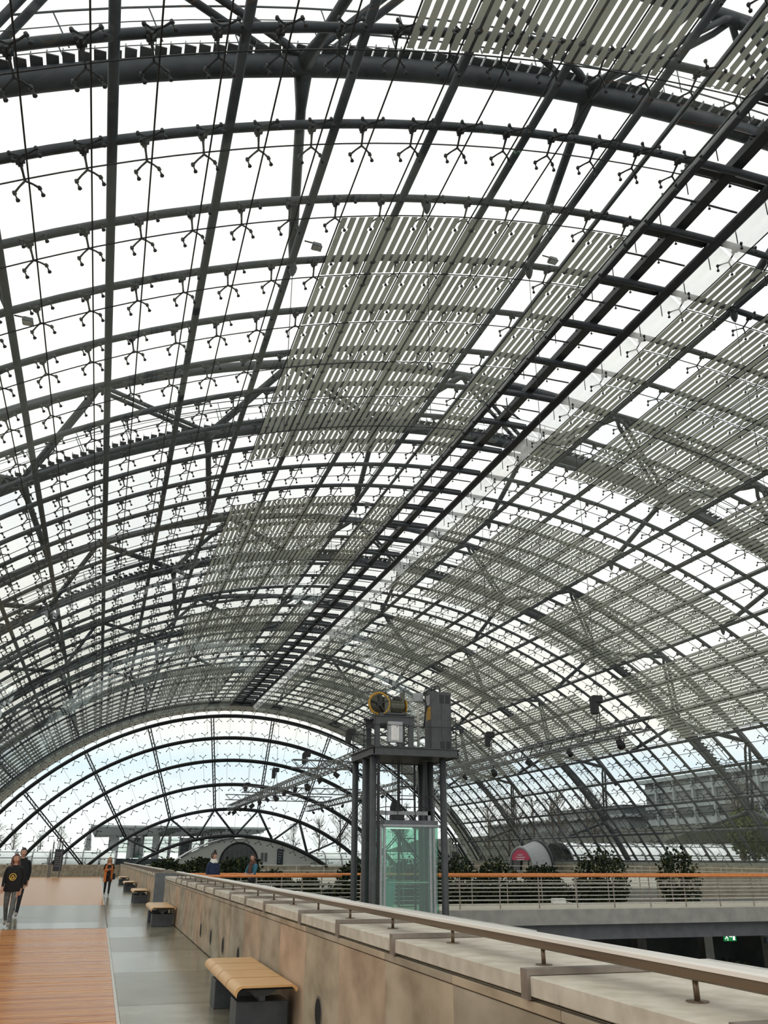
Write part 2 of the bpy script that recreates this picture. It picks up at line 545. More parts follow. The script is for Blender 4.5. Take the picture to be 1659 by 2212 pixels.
# cast four-armed fixings that hang the glass from the ribs
def spider(n=6):
    mb = MB()
    mb.box(-0.11, 0.11, -0.07, 0.07, -0.21, -0.10)
    mb.box(-0.06, 0.06, -0.16, 0.16, -0.20, -0.15)
    for s in (-1, 1):
        mb.tube([(0, 0.05 * s, -0.2), (0, 0.24 * s, -0.31), (0, 0.42 * s, -0.40)], [0.045, 0.03, 0.034], n)
        for e in (-1, 1):
            mb.tube([(0, 0.42 * s, -0.40), (0.16 * e, 0.53 * s, -0.44), (0.31 * e, 0.67 * s, -0.48)], [0.032, 0.026, 0.032], n)
            x, y = 0.31 * e, 0.67 * s
            mb.tube([(x, y, -0.42), (x, y, -0.45), (x, y, -0.52), (x, y, -0.54)], [0.03, 0.055, 0.055, 0.03], n)
            mb.tube([(x, y, -0.54), (x, y, -0.66)], 0.022, n)
            mb.tube([(x, y, -0.66), (x, y, -0.68), (x, y, -0.73)], [0.04, 0.055, 0.055], n)
    return mb


sp = []
for t in range(T_MIN, T_END):
    for k in range(Q_MIN * 2, Q_MAX * 2):
        q = k / 2 + 0.25
        if 5.8 < q < 7.2:
            continue
        sp.append((V(q, t, -.4), dist(q, t), frame(q, t)))
place(sp, spider(5), 'glass_fixing', ['steel_dark'], ceiling, 300, 'distant_glass_fixings', True)

# the ridge: raised vent lights between purlins 6 and 7
MB().bar(V(6.5, T_MIN, 0.32), V(6.5, T_END, 0.32), 0.42, 0.3).build('ridge_beam', 'steel_dark', ceiling)
pins = MB().tube([(0, 0, -0.02), (0, 0, -0.14)], 0.018, 6).tube([(0, 0, -0.14), (0, 0, -0.18)], [0.05, 0.05], 6)
pin_me = pins.mesh('vent_pin', ['steel_dark'])
for t in range(T_MIN, T_END):
    for (a, b) in ((6.0, 6.5), (6.5, 7.0)):
        mb = MB()
        P = [V(a + (b - a) * i / 3, t + 0.16, 0.32) for i in range(4)]
        for i in range(3):
            mb.bar(P[i], P[i + 1], 0.24, 0.24)
        mb.build('vent_frame', 'steel_dark', ceiling)
        mb = MB()
        for i in range(1):
            mb.bar(V(a, t + 0.62, 0.36), V(b, t + 0.62, 0.36), 0.055, 0.05)
            mb.bar(V(a, t + 0.26, 0.38), V(b, t + 0.26, 0.38), 0.05, 0.05)
        mb.build('vent_bar', 'steel_dark', ceiling)
        p0, p1, p2, p3 = V(a, t + 0.2, 0.45), V(b, t + 0.2, 0.45), V(b, t + 1.16, 0.45), V(a, t + 1.16, 0.45)
        MB().hexa([p0, p1, p2, p3] + [(p[0], p[1], p[2] + .016) for p in (p0, p1, p2, p3)]).build('vent_pane', 'glass', ceiling)
    if t < 16:
        for qq in (6.38, 6.62):
            put('vent_pin', pin_me, ceiling, mw=frame(qq, t + 0.62, 0.36)); put('vent_pin', pin_me, ceiling, mw=frame(qq, t + 0.26, 0.38))
        for qq in (6.0, 7.0):
            for dt in (0.25, 0.75):
                MB().tube([V(qq + (0.03 if qq == 6 else 0.06), t + dt, -0.1), (lambda p: (p[0], p[1], p[2] - 0.55))(V(qq + (0.03 if qq == 6 else 0.06), t + dt, -0.1))], 0.02, 6).build('hanging_rod', 'steel_dark', ceiling)
    for (a, b, oa, ob) in ((5.76, 5.96, GL, -0.16), (7.24, 7.04, GL, -0.16)):
        p0, p1, p2, p3 = V(a, t + .02, oa), V(b, t + .02, ob), V(b, t + .98, ob), V(a, t + .98, oa)
        MB().hexa([p0, p1, p2, p3] + [(p[0], p[1], p[2] + .02) for p in (p0, p1, p2, p3)]).build('upstand_pane', 'glass_haze', ceiling)

# perimeter ring beam on each side, closing wall below the springing
for q, nm in ((Q_MIN, 'left'), (Q_MAX, 'right')):
    x, _, z = V(q, 0)
    MB().box(x - 0.35, x + 0.35, YA, YB, z - 0.35, z - 0.06).build('springing_beam', 'concrete', ceiling)

# ------------------------------------------------------------------ arch trusses riding outside the glass
NODES_L = list(range(-7, 21, 3))                   # lower chord nodes (purlin numbers)
NODES_U = [n + 1.5 for n in NODES_L[:-1]]
truss_labels = {2: 'tubular arch truss with stair treads over the near end of the vault',
                10: 'second arch truss with stair treads counted from the near end of the vault',
                18: 'third arch truss above the glass counted from the near end of the vault',
                26: 'fourth arch truss above the glass counted from the near end of the vault',
                34: 'arch truss above the glass closest to the arched gable wall'}
tread = MB().box(-0.16, 0.16, -0.24, 0.24, -0.015, 0.015).box(-0.16, -0.14, -0.24, 0.24, 0.015, 0.13)
tread_me = tread.mesh('stair_tread', ['steel_mid'])
for t0 in (2, 10, 18, 26, 34):
    tl, tu, ol, ou = t0 + 0.22, t0 - 0.35, 2.85, 5.9
    tr = thing('arch_truss', truss_labels[t0], 'roof truss', group='arch trusses outside the vault')
    MB().tube([V(q, tl, ol) for q in np.linspace(-8.6, 21.6, 70)], 0.33, 12).build('lower_chord', 'steel', tr, True)
    MB().tube([V(q, tu, ou) for q in np.linspace(-6.2, 19.2, 60)], 0.26, 10).build('upper_chord', 'steel', tr, True)
    for i, q in enumerate(NODES_U):
        for ql in (q - 1.5, q + 1.5):
            for dy in (-0.3, 0.3):
                a, b = Vector(V(q, tu, ou)), Vector(V(ql, tl, ol))
                d = Vector((0, dy, 0))
                MB().tube([a + d * 0.25, a.lerp(b, 0.1) + d, a.lerp(b, 0.9) + d, b + d * 0.5], 0.12, 8).build('diagonal', 'steel', tr, True)
    for q in NODES_L:
        for ts in (t0 + 2, t0 - 2):
            if ts < T_MIN or ts > T_END:
                continue
            a, b = Vector(V(q, tl, ol)), Vector(V(q, ts, 0))
            MB().tube([a, a.lerp(b, 0.2), a.lerp(b, 0.9), b], [0.3, 0.16, 0.16, 0.1], 8).build('strut', 'steel', tr, True)
    # catwalk: treads, handrail posts and rails on the lower chord
    qs = np.arange(-7.5, 20.6, 0.125)
    mats_ = [frame(q, tl - 0.05, ol + 0.37) for q in qs]
    lev = []
    for q, mm in zip(qs, mats_):
        x, y, z = V(q, tl - 0.05, ol + 0.37)
        lev.append(Matrix.Translation((x, y, z)))
    if t0 <= 10:
        for mm in lev:
            put('stair_tread', tread_me, tr, mw=mm)
    else:
        o = bake(tread, lev).build('stair_treads', ['steel_mid'], tr); o['kind'] = 'stuff'
    for dt in (-0.2, 0.05):
        MB().tube([V(q, tl + dt, ol + 1.55) for q in np.linspace(-7.5, 20.5, 60)], 0.03, 6).build('hand_rail', 'steel_mid', tr, True)
        MB().tube([V(q, tl + dt, ol + 1.05) for q in np.linspace(-7.5, 20.5, 60)], 0.015, 5).build('knee_rail', 'steel_mid', tr, True)
        for q in np.arange(-7.5, 20.6, 0.75):
            MB().tube([V(q, tl + dt, ol + 0.3), V(q, tl + dt, ol + 1.55)], 0.022, 5).build('rail_post', 'steel_mid', tr, True)

# ------------------------------------------------------------------ arched gable wall at the far end
YE = YB + 0.15
XE = XC + 0.35
wall_end = structure(root('wall_end'), 'arched glass gable wall closing the far end of the hall', 'wall')
ARCS = [42.0, 38.8, 35.6, 32.2, 28.8, 25.2]
ZB = 0.6                                            # the arcs die into the floor zone here


def half_angle(r, z=ZB):
    return math.acos(max(-1, min(1, (z - ZC) / r)))


def E_(r, a, dy=0.0):
    return (XE + r * math.sin(a), YE + dy, ZC + r * math.cos(a))


ha = half_angle(44.1, 1.0)
for i, r in enumerate(ARCS):
    h = half_angle(r)
    MB().tube([E_(r, a) for a in np.linspace(-h, h, 48)], 0.19 if i < 5 else 0.22, 8).build('gable_arch', 'steel_dark', wall_end, True)
    MB().tube([E_(r - 0.15, a, 0.75) for a in np.linspace(-h, h, 48)], 0.1, 6).build('gable_back_arch', 'steel_dark', wall_end, True)
MB().tube([E_(44.0, a) for a in np.linspace(-ha, ha, 60)], 0.3, 8).build('gable_rim', 'steel_dark', wall_end, True)
# cream fascia inside the rim
mb = MB()
A = np.linspace(-ha, ha, 60)
for i in range(59):
    p = [E_(43.7, A[i], -0.1), E_(43.7, A[i + 1], -0.1), E_(42.75, A[i + 1], 0.5), E_(42.75, A[i], 0.5)]
    mb.hexa(p + [(x, y + 0.06, z) for x, y, z in p])
mb.build('gable_fascia', mat('cream_fascia', 'd8d4c4', 'e8e4d6', 0.6, rough=0.7), wall_end)
RADIALS = [math.radians(d + 0.2) for d in (-43.75, -31.25, -18.75, -6.25, 6.25, 18.75, 31.25, 43.75)]
for a in RADIALS:
    rlo = max(28.8, (ZB - ZC) / math.cos(a))
    for da in (-0.0045, 0.0045):
        MB().tube([E_(42, a + da, 0.4), E_(rlo, a + da, 0.4)], 0.085, 6).build('radial_mullion', 'steel_dark', wall_end, True)
    n = int((42 - rlo) / 0.55)
    mb = MB()
    for j in range(n):
        r = rlo + 0.55 * j
        mb.tube([E_(r, a - 0.0045, 0.4), E_(r + 0.55, a + 0.0045, 0.4)], 0.03, 4)
    mb.build('mullion_lacing', 'steel_dark', wall_end)
# Warren bracing between the two lowest arcs
ups = [RADIALS[1] + math.radians(12.5) * k for k in range(6)]
los = [u + math.radians(6.25) for u in ups[:-1]]
for lo_ in los:
    if 25.2 * math.cos(lo_) + ZC < ZB:
        continue
    for u_ in (lo_ - math.radians(6.25), lo_ + math.radians(6.25)):
        for dy in (0.0, 0.7):
            MB().tube([E_(25.2, lo_, dy), E_(28.8, u_, dy)], 0.11, 6).build('brace', 'steel', wall_end, True)
# panes and fixings of the gable
gsp = MB()
gsp.tube([(0, 0, 0), (0, 0.5, 0.1)], 0.03, 4)
gsp.tube([(0, 0, 0), (0, -0.5, 0.1)], 0.03, 4)
for s in (-1, 1):
    for e in (-1, 1):
        gsp.tube([(0, 0.5 * s, 0.1), (0.42 * e, 0.85 * s, 0.2)], 0.035, 4)
        gsp.ball((0.42 * e, 0.85 * s, 0.25), 0.095, 5, 4)
gsp_me = gsp.mesh('gable_fixing', ['steel_dark'], True)
rings = [43.6] + ARCS
for i in range(len(rings) - 1):
    ro, ri = rings[i], rings[i + 1]
    h = half_angle(ro)
    n = max(8, int(2 * h * ri / 2.1))
    aa = np.linspace(-h, h, n + 1)
    for j in range(n):
        p = []
        for r_, a_ in ((ri, aa[j]), (ri, aa[j + 1]), (ro, aa[j + 1]), (ro, aa[j])):
            rr = r_
            if ZC + rr * math.cos(a_) < ZB:
                rr = (ZB - ZC) / math.cos(a_)
            p.append(E_(rr, a_, 0.55))
        if max(q[2] for q in p) - ZB < 0.05:
            continue
        MB().hexa(p + [(x, y + 0.02, z) for x, y, z in p]).build('glass_pane', 'glass_end', wall_end)
    h = half_angle(ri)
    n = int(2 * h * ri / 1.72)
    for j in range(n + 1):
        a = -h + 2 * h * j / n
        x, y, z = E_(ri, a, 0.1)
        c, s = math.cos(a), math.sin(a)
        put('gable_fixing', gsp_me, wall_end, mw=Matrix(((c, s, 0, x), (0, 0, 1, y), (-s, c, 0, z), (0, 0, 0, 1))))
        if j % 2 == 0 and i < 5:
            MB().tube([E_(ri, a, 0.5), E_(ri - (ri - ARCS[min(i + 1, 5)]) if i < 5 else ri, a, 0.5)], 0.014, 4).build('tie_rod', 'steel_dark', wall_end)

# ------------------------------------------------------------------ lower hall, ground outside
ZL = -5.2
fl = structure(MB().box(-19.5, 55.2, -14, YE, ZL - 0.3, ZL).build('floor_lower_hall', 'hall_floor'), 'dark stone floor of the lower hall', 'floor')
structure(MB().box(55.0, 55.6, -14, YE, ZL, 1.2).build('wall_right', 'beige'), 'beige retaining wall under the right foot of the vault', 'wall')
structure(MB().box(-20.2, -19.6, -14, YE, ZL, 1.2).build('wall_left', 'beige'), 'beige retaining wall under the left foot of the vault', 'wall')
structure(MB().box(-20, 55.4, YE + 0.1, YE + 0.5, ZL, ZB).build('wall_gable_base', 'beige'), 'low beige wall carrying the arched gable', 'wall')
g = MB().box(55.6, 400, -60, 500, 0.6, 1.1).box(-300, -20.2, -60, 500, 0.6, 1.1).box(-20.2, 55.6, YE + 0.5, 500, -0.1, 0.35).build('floor_outside', 'ground')
structure(g, 'grassy ground around the outside of the hall', 'ground')

# ------------------------------------------------------------------ the walkway
XW, XW2 = 2.05, 2.9                                  # near face and far face of the parapet
YW0, YW1, YW2, YW3 = -3.0, 29.4, 34.2, 90.0
floor = structure(root('floor'), 'raised walkway of oak strips and grey stone slabs', 'floor')
MB().box(-12, XW, YW0, YW3 + 0.6, -0.6, -0.03).build('walkway_deck', 'concrete', floor)
XWOOD = 0.38
# oak strips of the near panel, laid across
strips = []
wd = 0.145
for i in range(int((24.3 - 8.0) / wd)):
    y = 8.0 + i * wd
    cut = random.uniform(-3.2, -1.2)
    for (a, b) in ((-8.5, cut), (cut, XWOOD)):
        mb = MB().box(a + 0.002, b - 0.002, y + 0.002, y + wd - 0.002, -0.03, random.uniform(-0.0015, 0.0015))
        mb.build('oak_strip', random.choice(['wood_floor', 'wood_floor', 'wood_floor_b', 'wood_floor_c']), floor)
MB().box(-12, XWOOD, YW0, 8.0, -0.03, 0).build('oak_panel', 'wood_floor', floor)
MB().box(-12, -8.5, 8.0, 24.3, -0.03, 0).build('oak_panel', 'wood_floor', floor)
MB().box(-12, XWOOD, 36.0, 88.3, -0.03, 0).build('oak_panel', 'wood_far', floor)
MB().box(XWOOD, XWOOD + 0.035, YW0, 24.3, -0.03, 0.004).build('edge_strip', 'joint_light', floor)
MB().box(XWOOD, XWOOD + 0.035, 36.0, 88.3, -0.03, 0.004).build('edge_strip', 'joint_light', floor)
ys_joint = [YW0, 1.2, 5.4, 8.6, 11.78, 15.0, 18.2, 21.4, 24.64, 28.55, 33.05, 36.0, 40, 44, 48, 52, 56, 60, 64, 68, 72, 76, 80, 84, 88.3]
for i in range(len(ys_joint) - 1):
    a, b = ys_joint[i], ys_joint[i + 1]
    MB().box(XWOOD + 0.04, XW - 0.005, a + 0.008, b - 0.008, -0.03, 0).build('stone_slab', ['stone_floor', 'stone_floor_b'][i % 2] if a < 40 else 'stone_floor', floor)
    MB().box(XWOOD + 0.04, XW - 0.005, b - 0.008, b + 0.008, -0.03, -0.002).build('slab_joint', 'joint_light', floor)
xs_slab = [-12, -9.6, -7.2, -4.8, -2.4, XWOOD + 0.02]
for a, b in ((24.34, 26.5), (26.5, 28.55), (28.55, 33.05), (33.05, 35.98)):
    for i in range(5):
        MB().box(xs_slab[i] + 0.006, xs_slab[i + 1] - 0.006, a + 0.008, b - 0.008, -0.03, 0).build('stone_slab', random.choice(['stone_floor', 'stone_floor_b']), floor)
    MB().box(-12, XWOOD, b - 0.01, b + 0.01, -0.03, -0.001).build('slab_joint', 'joint_light', floor)
MB().box(-12, XW, 88.3, YW3, -0.03, 0).build('stone_slab', 'stone_floor', floor)

# parapet wall on the right of the walkway
wall_walk = structure(root('wall_parapet'), 'travertine parapet wall along the walkway with coping and low handrail', 'wall')
for ya, yb in ((YW0, YW1), (YW2, YW3)):
    MB().box(XW + 0.03, XW2, ya, yb, ZL, 0.985).build('wall_core', 'wall_c', wall_walk)
    n = int(round((yb - ya) / 1.32))
    off = 5.25 % 1.32
    y = ya
    edges = [ya]
    y = math.ceil((ya - off) / 1.32) * 1.32 + off
    while y < yb - 0.2:
        if y - edges[-1] > 0.2:
            edges.append(y)
        y += 1.32
    edges.append(yb)
    for i in range(len(edges) - 1):
        a, b = edges[i] + 0.004, edges[i + 1] - 0.004
        MB().bevel_box(XW, XW + 0.04, a, b, 0.015, 0.925, 0.004).build('wall_panel', ['wall_a', 'wall_b', 'wall_c'][(i * 7 + i // 3) % 3], wall_walk)
        MB().bevel_box(XW - 0.006, XW + 0.04, a, b, 0.932, 0.978, 0.004).build('ledge_stone', ['wall_a', 'wall_c'][i % 2], wall_walk)
    MB().box(XW + 0.02, XW2 - 0.02, ya, yb, 0.985, 1.0).build('shadow_gap', 'dark', wall_walk)
    ce = edges[::2] if edges[-1] in edges[::2] else edges[::2] + [edges[-1]]
    for i in range(len(ce) - 1):
        MB().bevel_box(XW - 0.012, XW2, ce[i] + 0.003, ce[i + 1] - 0.003, 0.998, 1.085, 0.005).build('coping_stone', 'coping', wall_walk)
MB().box(XW - 0.03, XW2 + 0.02, YW2 - 0.06, YW2 + 0.02, 0, 1.1).build('end_plate', 'steel_mid', wall_walk)
# round vents low in the wall
vent_ring = MB()
for k in range(20):
    a0, a1 = 2 * math.pi * k / 20, 2 * math.pi * (k + 1) / 20
    for ra, rb, xa, xb, mi in ((0.0, 0.115, -0.004, -0.004, 1), (0.115, 0.135, -0.006, -0.006, 0)):
        pts = [(xa, ra * math.cos(a0), ra * math.sin(a0)), (xb, rb * math.cos(a0), rb * math.sin(a0)), (xb, rb * math.cos(a1), rb * math.sin(a1)), (xa, ra * math.cos(a1), ra * math.sin(a1))]
        vent_ring.add(pts, [(0, 1, 2, 3)], mi)
    vent_ring.add([(-0.006, 0.135 * math.cos(a0), 0.135 * math.sin(a0)), (-0.006, 0.135 * math.cos(a1), 0.135 * math.sin(a1)), (0.02, 0.135 * math.cos(a1), 0.135 * math.sin(a1)), (0.02, 0.135 * math.cos(a0), 0.135 * math.sin(a0))], [(0, 1, 2, 3)], 0)
vent_me = vent_ring.mesh('round_vent', ['strap', 'dark'])
y = 8.57 - 1.66 * 3
while y < 20:
    if not 9.2 < y < 12:
        put('round_vent', vent_me, wall_walk, mw=Matrix.Translation((XW, y, 0.32)))
    y += 1.66
# strap frames gripping the coping, pale outer bars
for ya, yb in ((1.1, YW1), (YW2 + 0.6, YW3 - 3)):
    y = ya
    while y + 3.2 < yb:
        fr = root('coping_frame'); fr.parent = wall_walk; fr.location = (XW, y, 1.0)
        for d in (0, 1.55, 3.1):
            mb = MB()
            mb.box(XW - 0.03, 3.06, y + d, y + d + 0.07, 1.088, 1.115)
            mb.box(XW - 0.03, XW - 0.0125, y + d, y + d + 0.07, 0.985, 1.088)
            mb.build('strap', 'strap', fr)
        MB().box(3.06, 3.12, y - 0.02, y + 3.2, 1.04, 1.125).build('outer_bar', 'frame_white', fr)
        y += 5.2
# low handrail on stubby posts
for ya, yb, y_first in ((1.5, 28.2, 3.3), (YW2 + 0.8, YW3 - 2, YW2 + 1.5)):
    prof = [(math.copysign(abs(math.cos(a)) ** 0.55, math.cos(a)) * 0.05, math.copysign(abs(math.sin(a)) ** 0.55, math.sin(a)) * 0.034) for a in np.linspace(0, 2 * math.pi, 25)[:-1]]
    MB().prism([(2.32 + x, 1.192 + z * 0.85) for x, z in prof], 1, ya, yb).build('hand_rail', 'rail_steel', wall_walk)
    MB().prism([(2.262, 1.21), (2.378, 1.21), (2.378, 1.226), (2.366, 1.233), (2.274, 1.233), (2.262, 1.226)], 1, ya - 0.01, yb + 0.01).build('rail_top_sheen', 'rail_top_sheen', wall_walk)  # added pale strip: sky reflection painted along the top of the rail
    y = y_first - 1.31
    while y < yb:
        if y > ya:
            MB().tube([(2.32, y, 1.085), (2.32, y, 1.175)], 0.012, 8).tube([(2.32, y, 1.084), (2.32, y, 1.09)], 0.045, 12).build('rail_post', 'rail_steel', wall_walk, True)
        y += 1.31
# cross parapet at the far end of the walkway
structure(MB().box(-19.5, XW2, YW3, YW3 + 0.5, ZL, 1.0).build('wall_cross', 'wall_c'), 'low stone wall across the far end of the walkway', 'wall')
structure(MB().box(-12.4, -12, YW0, YW3, ZL, 1.0).build('wall_parapet_left', 'wall_c'), 'stone parapet on the other side of the walkway', 'wall')


# ------------------------------------------------------------------ benches along the parapet
def bench(y0, label):
    b = thing('bench', label, 'bench', (1.72, y0, 0), 'benches along the parapet')
    x0, x1, z = 1.40, 2.02, 0.46
    seat = root('seat'); seat.parent = b; seat.location = (0, 0, z)
    for i in range(4):
        ya, yb = y0 + i * 0.665 + 0.024, y0 + (i + 1) * 0.665 - 0.024
        top = [(x0 + 0.07 - 0.07 * math.sin(a), z - 0.07 + 0.07 * math.cos(a)) for a in np.linspace(0, 1.75, 7)]
        top2 = [(x1 - 0.06 + 0.06 * math.sin(a), z - 0.06 + 0.06 * math.cos(a)) for a in np.linspace(0, 1.3, 5)]
        outer = list(reversed(top)) + top2
        cx = [(x, zz) for x, zz in outer]
        inner = [(x + (0.02 if x < x0 + 0.06 else (-0.02 if x > x1 - 0.05 else 0)), zz - 0.02) for x, zz in reversed(outer)]
        MB().prism(cx + inner, 1, ya, yb).build('seat_board', 'bench_wood', seat)
    MB().box(x0 + 0.03, x1 - 0.03, y0 + 0.04, y0 + 2.62, z - 0.04, z - 0.022).build('gap_shade_backing', 'dark', b)  # added dark sheet that paints the shade in the gaps between boards
    for ya in (y0 + 0.3, y0 + 1.98):
        p = MB().bevel_box(1.46, 1.98, ya, ya + 0.4, 0, 0.29, 0.006).build('foot_block', 'bench_metal', b)
        mb = MB()
        mb.box(1.69, 1.75, ya + 0.02, ya + 0.38, 0.28, 0.335)
        mb.prism([(1.66, 0.33), (1.78, 0.33), (1.96, 0.435), (1.48, 0.435)], 1, ya + 0.03, ya + 0.37)
        mb.build('bracket', 'steel_mid', b)
    return b


bench_spots = [(9.3, 'light wood bench on slate-grey blocks, first along the parapet before the row of round vents'),
               (24.15, 'light wood bench just before the bridge opening in the parapet'),
               (36.7, 'light wood bench first beyond the bridge opening in the parapet'),
               (49.3, 'light wood bench second beyond the bridge opening in the parapet'),
               (62.0, 'light wood bench third beyond the bridge opening in the parapet')]
for y, lb in bench_spots:
    bench(y, lb)

# ------------------------------------------------------------------ bridge with orange handrails
YBR0, YBR1, XBR1 = 30.1, 34.1, 55.0
bridge = structure(root('floor_bridge'), 'concrete footbridge crossing the hall from the walkway', 'bridge')
MB().box(XW - 0.01, XBR1, YBR0, YBR1, -0.12, 0.0).build('deck', 'cream', bridge)
MB().box(XW2, XBR1, YBR0 - 0.05, YBR0 + 0.25, -0.52, -0.02).build('fascia_beam', 'concrete', bridge)
MB().box(XW2, XBR1, YBR0 + 0.5, YBR0 + 1.1, -1.05, -0.12).build('girder', 'steel_mid', bridge)
MB().box(XW2, XBR1, YBR1 - 1.1, YBR1 - 0.5, -1.05, -0.12).build('girder', 'steel_mid', bridge)
for yy, nm in ((YBR0 + 0.12, 'near'), (YBR1 - 0.1, 'far')):
    lab = 'orange topped tubular railing on the %s side of the footbridge' % ('walkway-lift' if nm == 'near' else 'planted terrace')
    rail = thing('bridge_railing', lab, 'railing', (XW2 + 0.4, yy, 0), 'footbridge railings')
    x_start = XW2 + 0.3
    segs = [(x_start, XBR1 - 0.2)] if nm == 'far' else [(x_start, 7.9), (10.9, XBR1 - 0.2)]
    for a, b in segs:
        MB().tube([(a, yy, 1.07), (b, yy, 1.07)], 0.04, 10).build('top_rail', 'orange_wood', rail, True)
        for z in (0.14, 0.28, 0.42, 0.56, 0.70, 0.84):
            MB().tube([(a, yy, z), (b, yy, z)], 0.014, 6).build('wire_rail', 'frame_white', rail, True)
        x = a + 0.35 if nm == 'far' else (a + 0.3 if a < 5 else a + 1.25)
        while x < min(b, 48):
            MB().bar((x, yy + 0.03, -0.1 if nm == 'near' else 0.0), (x, yy + 0.03, 1.04), 0.045, 0.012, (0, 1, 0)).build('post', 'strap', rail)
            x += 1.52

# ------------------------------------------------------------------ planted terrace beyond the bridge and the space under it
terrace = structure(root('floor_terrace'), 'planted terrace deck beyond the footbridge', 'terrace')
MB().box(XW2 + 0.3, 55.0, 46.0, 84.0, -0.5, 0.0).build('deck', 'cream', terrace)
MB().box(XW2 + 0.3, 55.0, 45.9, 46.2, -1.0, 0.15).build('edge_beam', 'concrete', terrace)
for x in np.arange(12.0, 54, 4.35):
    MB().box(x - 0.28, x + 0.28, 46.3, 46.9, ZL, -0.5).build('pillar', 'pillar', terrace)
MB().box(XW2 + 0.3, 55.0, 54.0, 54.3, ZL, -0.5).build('back_wall', 'facade_dark', terrace)


def shrub(x, y, z0, rx, rz, n, label, mats_=('leaf', 'leaf_b'), lz=None, leaf=0.13, group='shrubs on the terrace', stem=True):
    s = thing('shrub', label, 'shrub', (x, y, z0), group)
    if stem:
        mb = MB()
        for k in range(5):
            a = random.uniform(0, 6.28); rr = rx * random.uniform(0.2, 0.7)
            mb.tube([(x, y, z0), (x + 0.4 * rr * math.cos(a), y + 0.4 * rr * math.sin(a), z0 + rz * 0.7), (x + rr * math.cos(a), y + rr * math.sin(a), z0 + rz * 1.5)], [0.05, 0.035, 0.012], 5)
        mb.build('stem', 'bark', s)
    P = rng.normal(size=(n, 3)); P /= np.linalg.norm(P, axis=1)[:, None]
    lumps = rng.normal(size=(9, 3)); lumps /= np.linalg.norm(lumps, axis=1)[:, None]
    rad = rng.uniform(0.3, 1.0, n) ** 0.5
    bump = 0.72 + 0.36 * np.max(P @ lumps.T, axis=1)
    P = P * (rad * bump)[:, None] * np.array([rx, rx * 0.8, rz])
    P += np.array([x, y, z0 + rz])
    for mi, mname in enumerate(mats_):
        sel = P[mi::len(mats_)] if len(mats_) == 1 else (P[rng.uniform(size=n) < (0.8 if mi == 0 else 0.2)])
        mb = MB()
        for p in sel:
            d = rng.normal(size=3); d /= np.linalg.norm(d)
            e = np.cross(d, rng.normal(size=3)); e /= np.linalg.norm(e)
            l, w = leaf * rng.uniform(0.8, 1.4), leaf * 0.4
            mid = p + d * l * 0.5 + np.cross(d, e) * w * 0.3
            mb.add([p, mid + e * w, p + d * l, mid - e * w], [(0, 1, 2, 3)])
        o = mb.build('foliage', mname, s); o['kind'] = 'stuff'
    return s


sh0 = [(4.3, 62.0, 1.15, 0.8, 'dense dark shrub on the terrace hard against the parapet'), (6.5, 62.5, 1.2, 0.85, 'dense dark shrub on the terrace second from the parapet'), (8.9, 63, 1.1, 0.8, 'dense dark shrub on the terrace third from the parapet')]
for x, y, rx, rz, lb in sh0:
    shrub(x, y, 0.0, rx, rz, 1500, lb, leaf=0.2, group='shrubs on the terrace')
sh = [(4.9, 41.5, 0.8, 1.1, 'dense dark shrub beyond the footbridge beside the parapet'),
      (6.5, 42, 1.05, 1.3, 'dark shrub beyond the footbridge behind the woman in the navy sweater'),
      (8.0, 42.3, 0.8, 1.15, 'dark shrub before the round black window'),
      (9.3, 42, 0.6, 0.95, 'low shrub to the right of the person in the teal shirt'),
      (11.5, 42, 0.85, 1.25, 'bushy shrub on the left of the lift tower'),
      (14.2, 42, 1.1, 1.3, 'dark shrub seen through the green lift glass'),
      (16.6, 42, 1.25, 1.4, 'dark shrub on the right of the lift tower'),
      (18.9, 42.4, 1.25, 1.32, 'spreading dark shrub under the magenta arch sign'),
      (21.2, 41.8, 1.2, 1.2, 'low shrub to the right of the magenta arch sign'),
      (24.7, 42, 1.5, 1.55, 'round full evergreen shrub behind the footbridge railing'),
      (29.2, 42, 1.25, 1.6, 'open leggy shrub with sparse upper twigs behind the railing')]
for x, y, rx, rz, lb in sh:
    leggy = lb.startswith('open')
    shrub(x, y, -1.0, rx, rz, 1900 if not leggy else 1000, lb, leaf=0.17 if not leggy else 0.2, group='shrubs in the planting beds')
for xh0, xh1, lb in ((3.6, 15.0, 'low dark hedge between the parapet and the lift tower'), (15.2, 26.5, 'low dark hedge right of the lift tower behind the bridge railing')):
    hg = thing('hedge', lb, 'hedge', ((xh0 + xh1) / 2, 43.0, -0.95), 'hedges in the planting beds')
    mb = MB()
    for x in np.arange(xh0, xh1, 0.9):
        mb.tube([(x, 43.0, -0.95), (x + random.uniform(-.1, .1), 43.0, 0.3)], [0.03, 0.012], 5)
    mb.build('stem', 'bark', hg)
    mb = MB()
    for k in range(int((xh1 - xh0) * 430)):
        x = random.uniform(xh0, xh1); top = 0.52 + 0.16 * math.sin(x * 2.1) + 0.1 * math.sin(x * 5.3)
        p = np.array([x, random.uniform(42.6, 43.4), random.uniform(-0.95, top)])
        d = rng.normal(size=3); d /= np.linalg.norm(d); e = np.cross(d, rng.normal(size=3)); e /= np.linalg.norm(e)
        mb.add([p, p + d * .1 + e * .07, p + d * .2, p + d * .1 - e * .07], [(0, 1, 2, 3)])
    o = mb.build('foliage', 'leaf', hg); o['kind'] = 'stuff'
MB().box(XW2 + 0.35, 33.0, 40.3, 43.7, -1.6, -0.95).build('planter', 'pillar', terrace)
MB().box(XW2 + 0.35, 33.0, 40.3, 46.0, -1.75, -1.6).build('planter_slab', 'concrete', terrace)
MB().box(30.5, 55.0, 45.85, 45.95, -0.4, 0.95).build('parapet', 'beige', terrace)
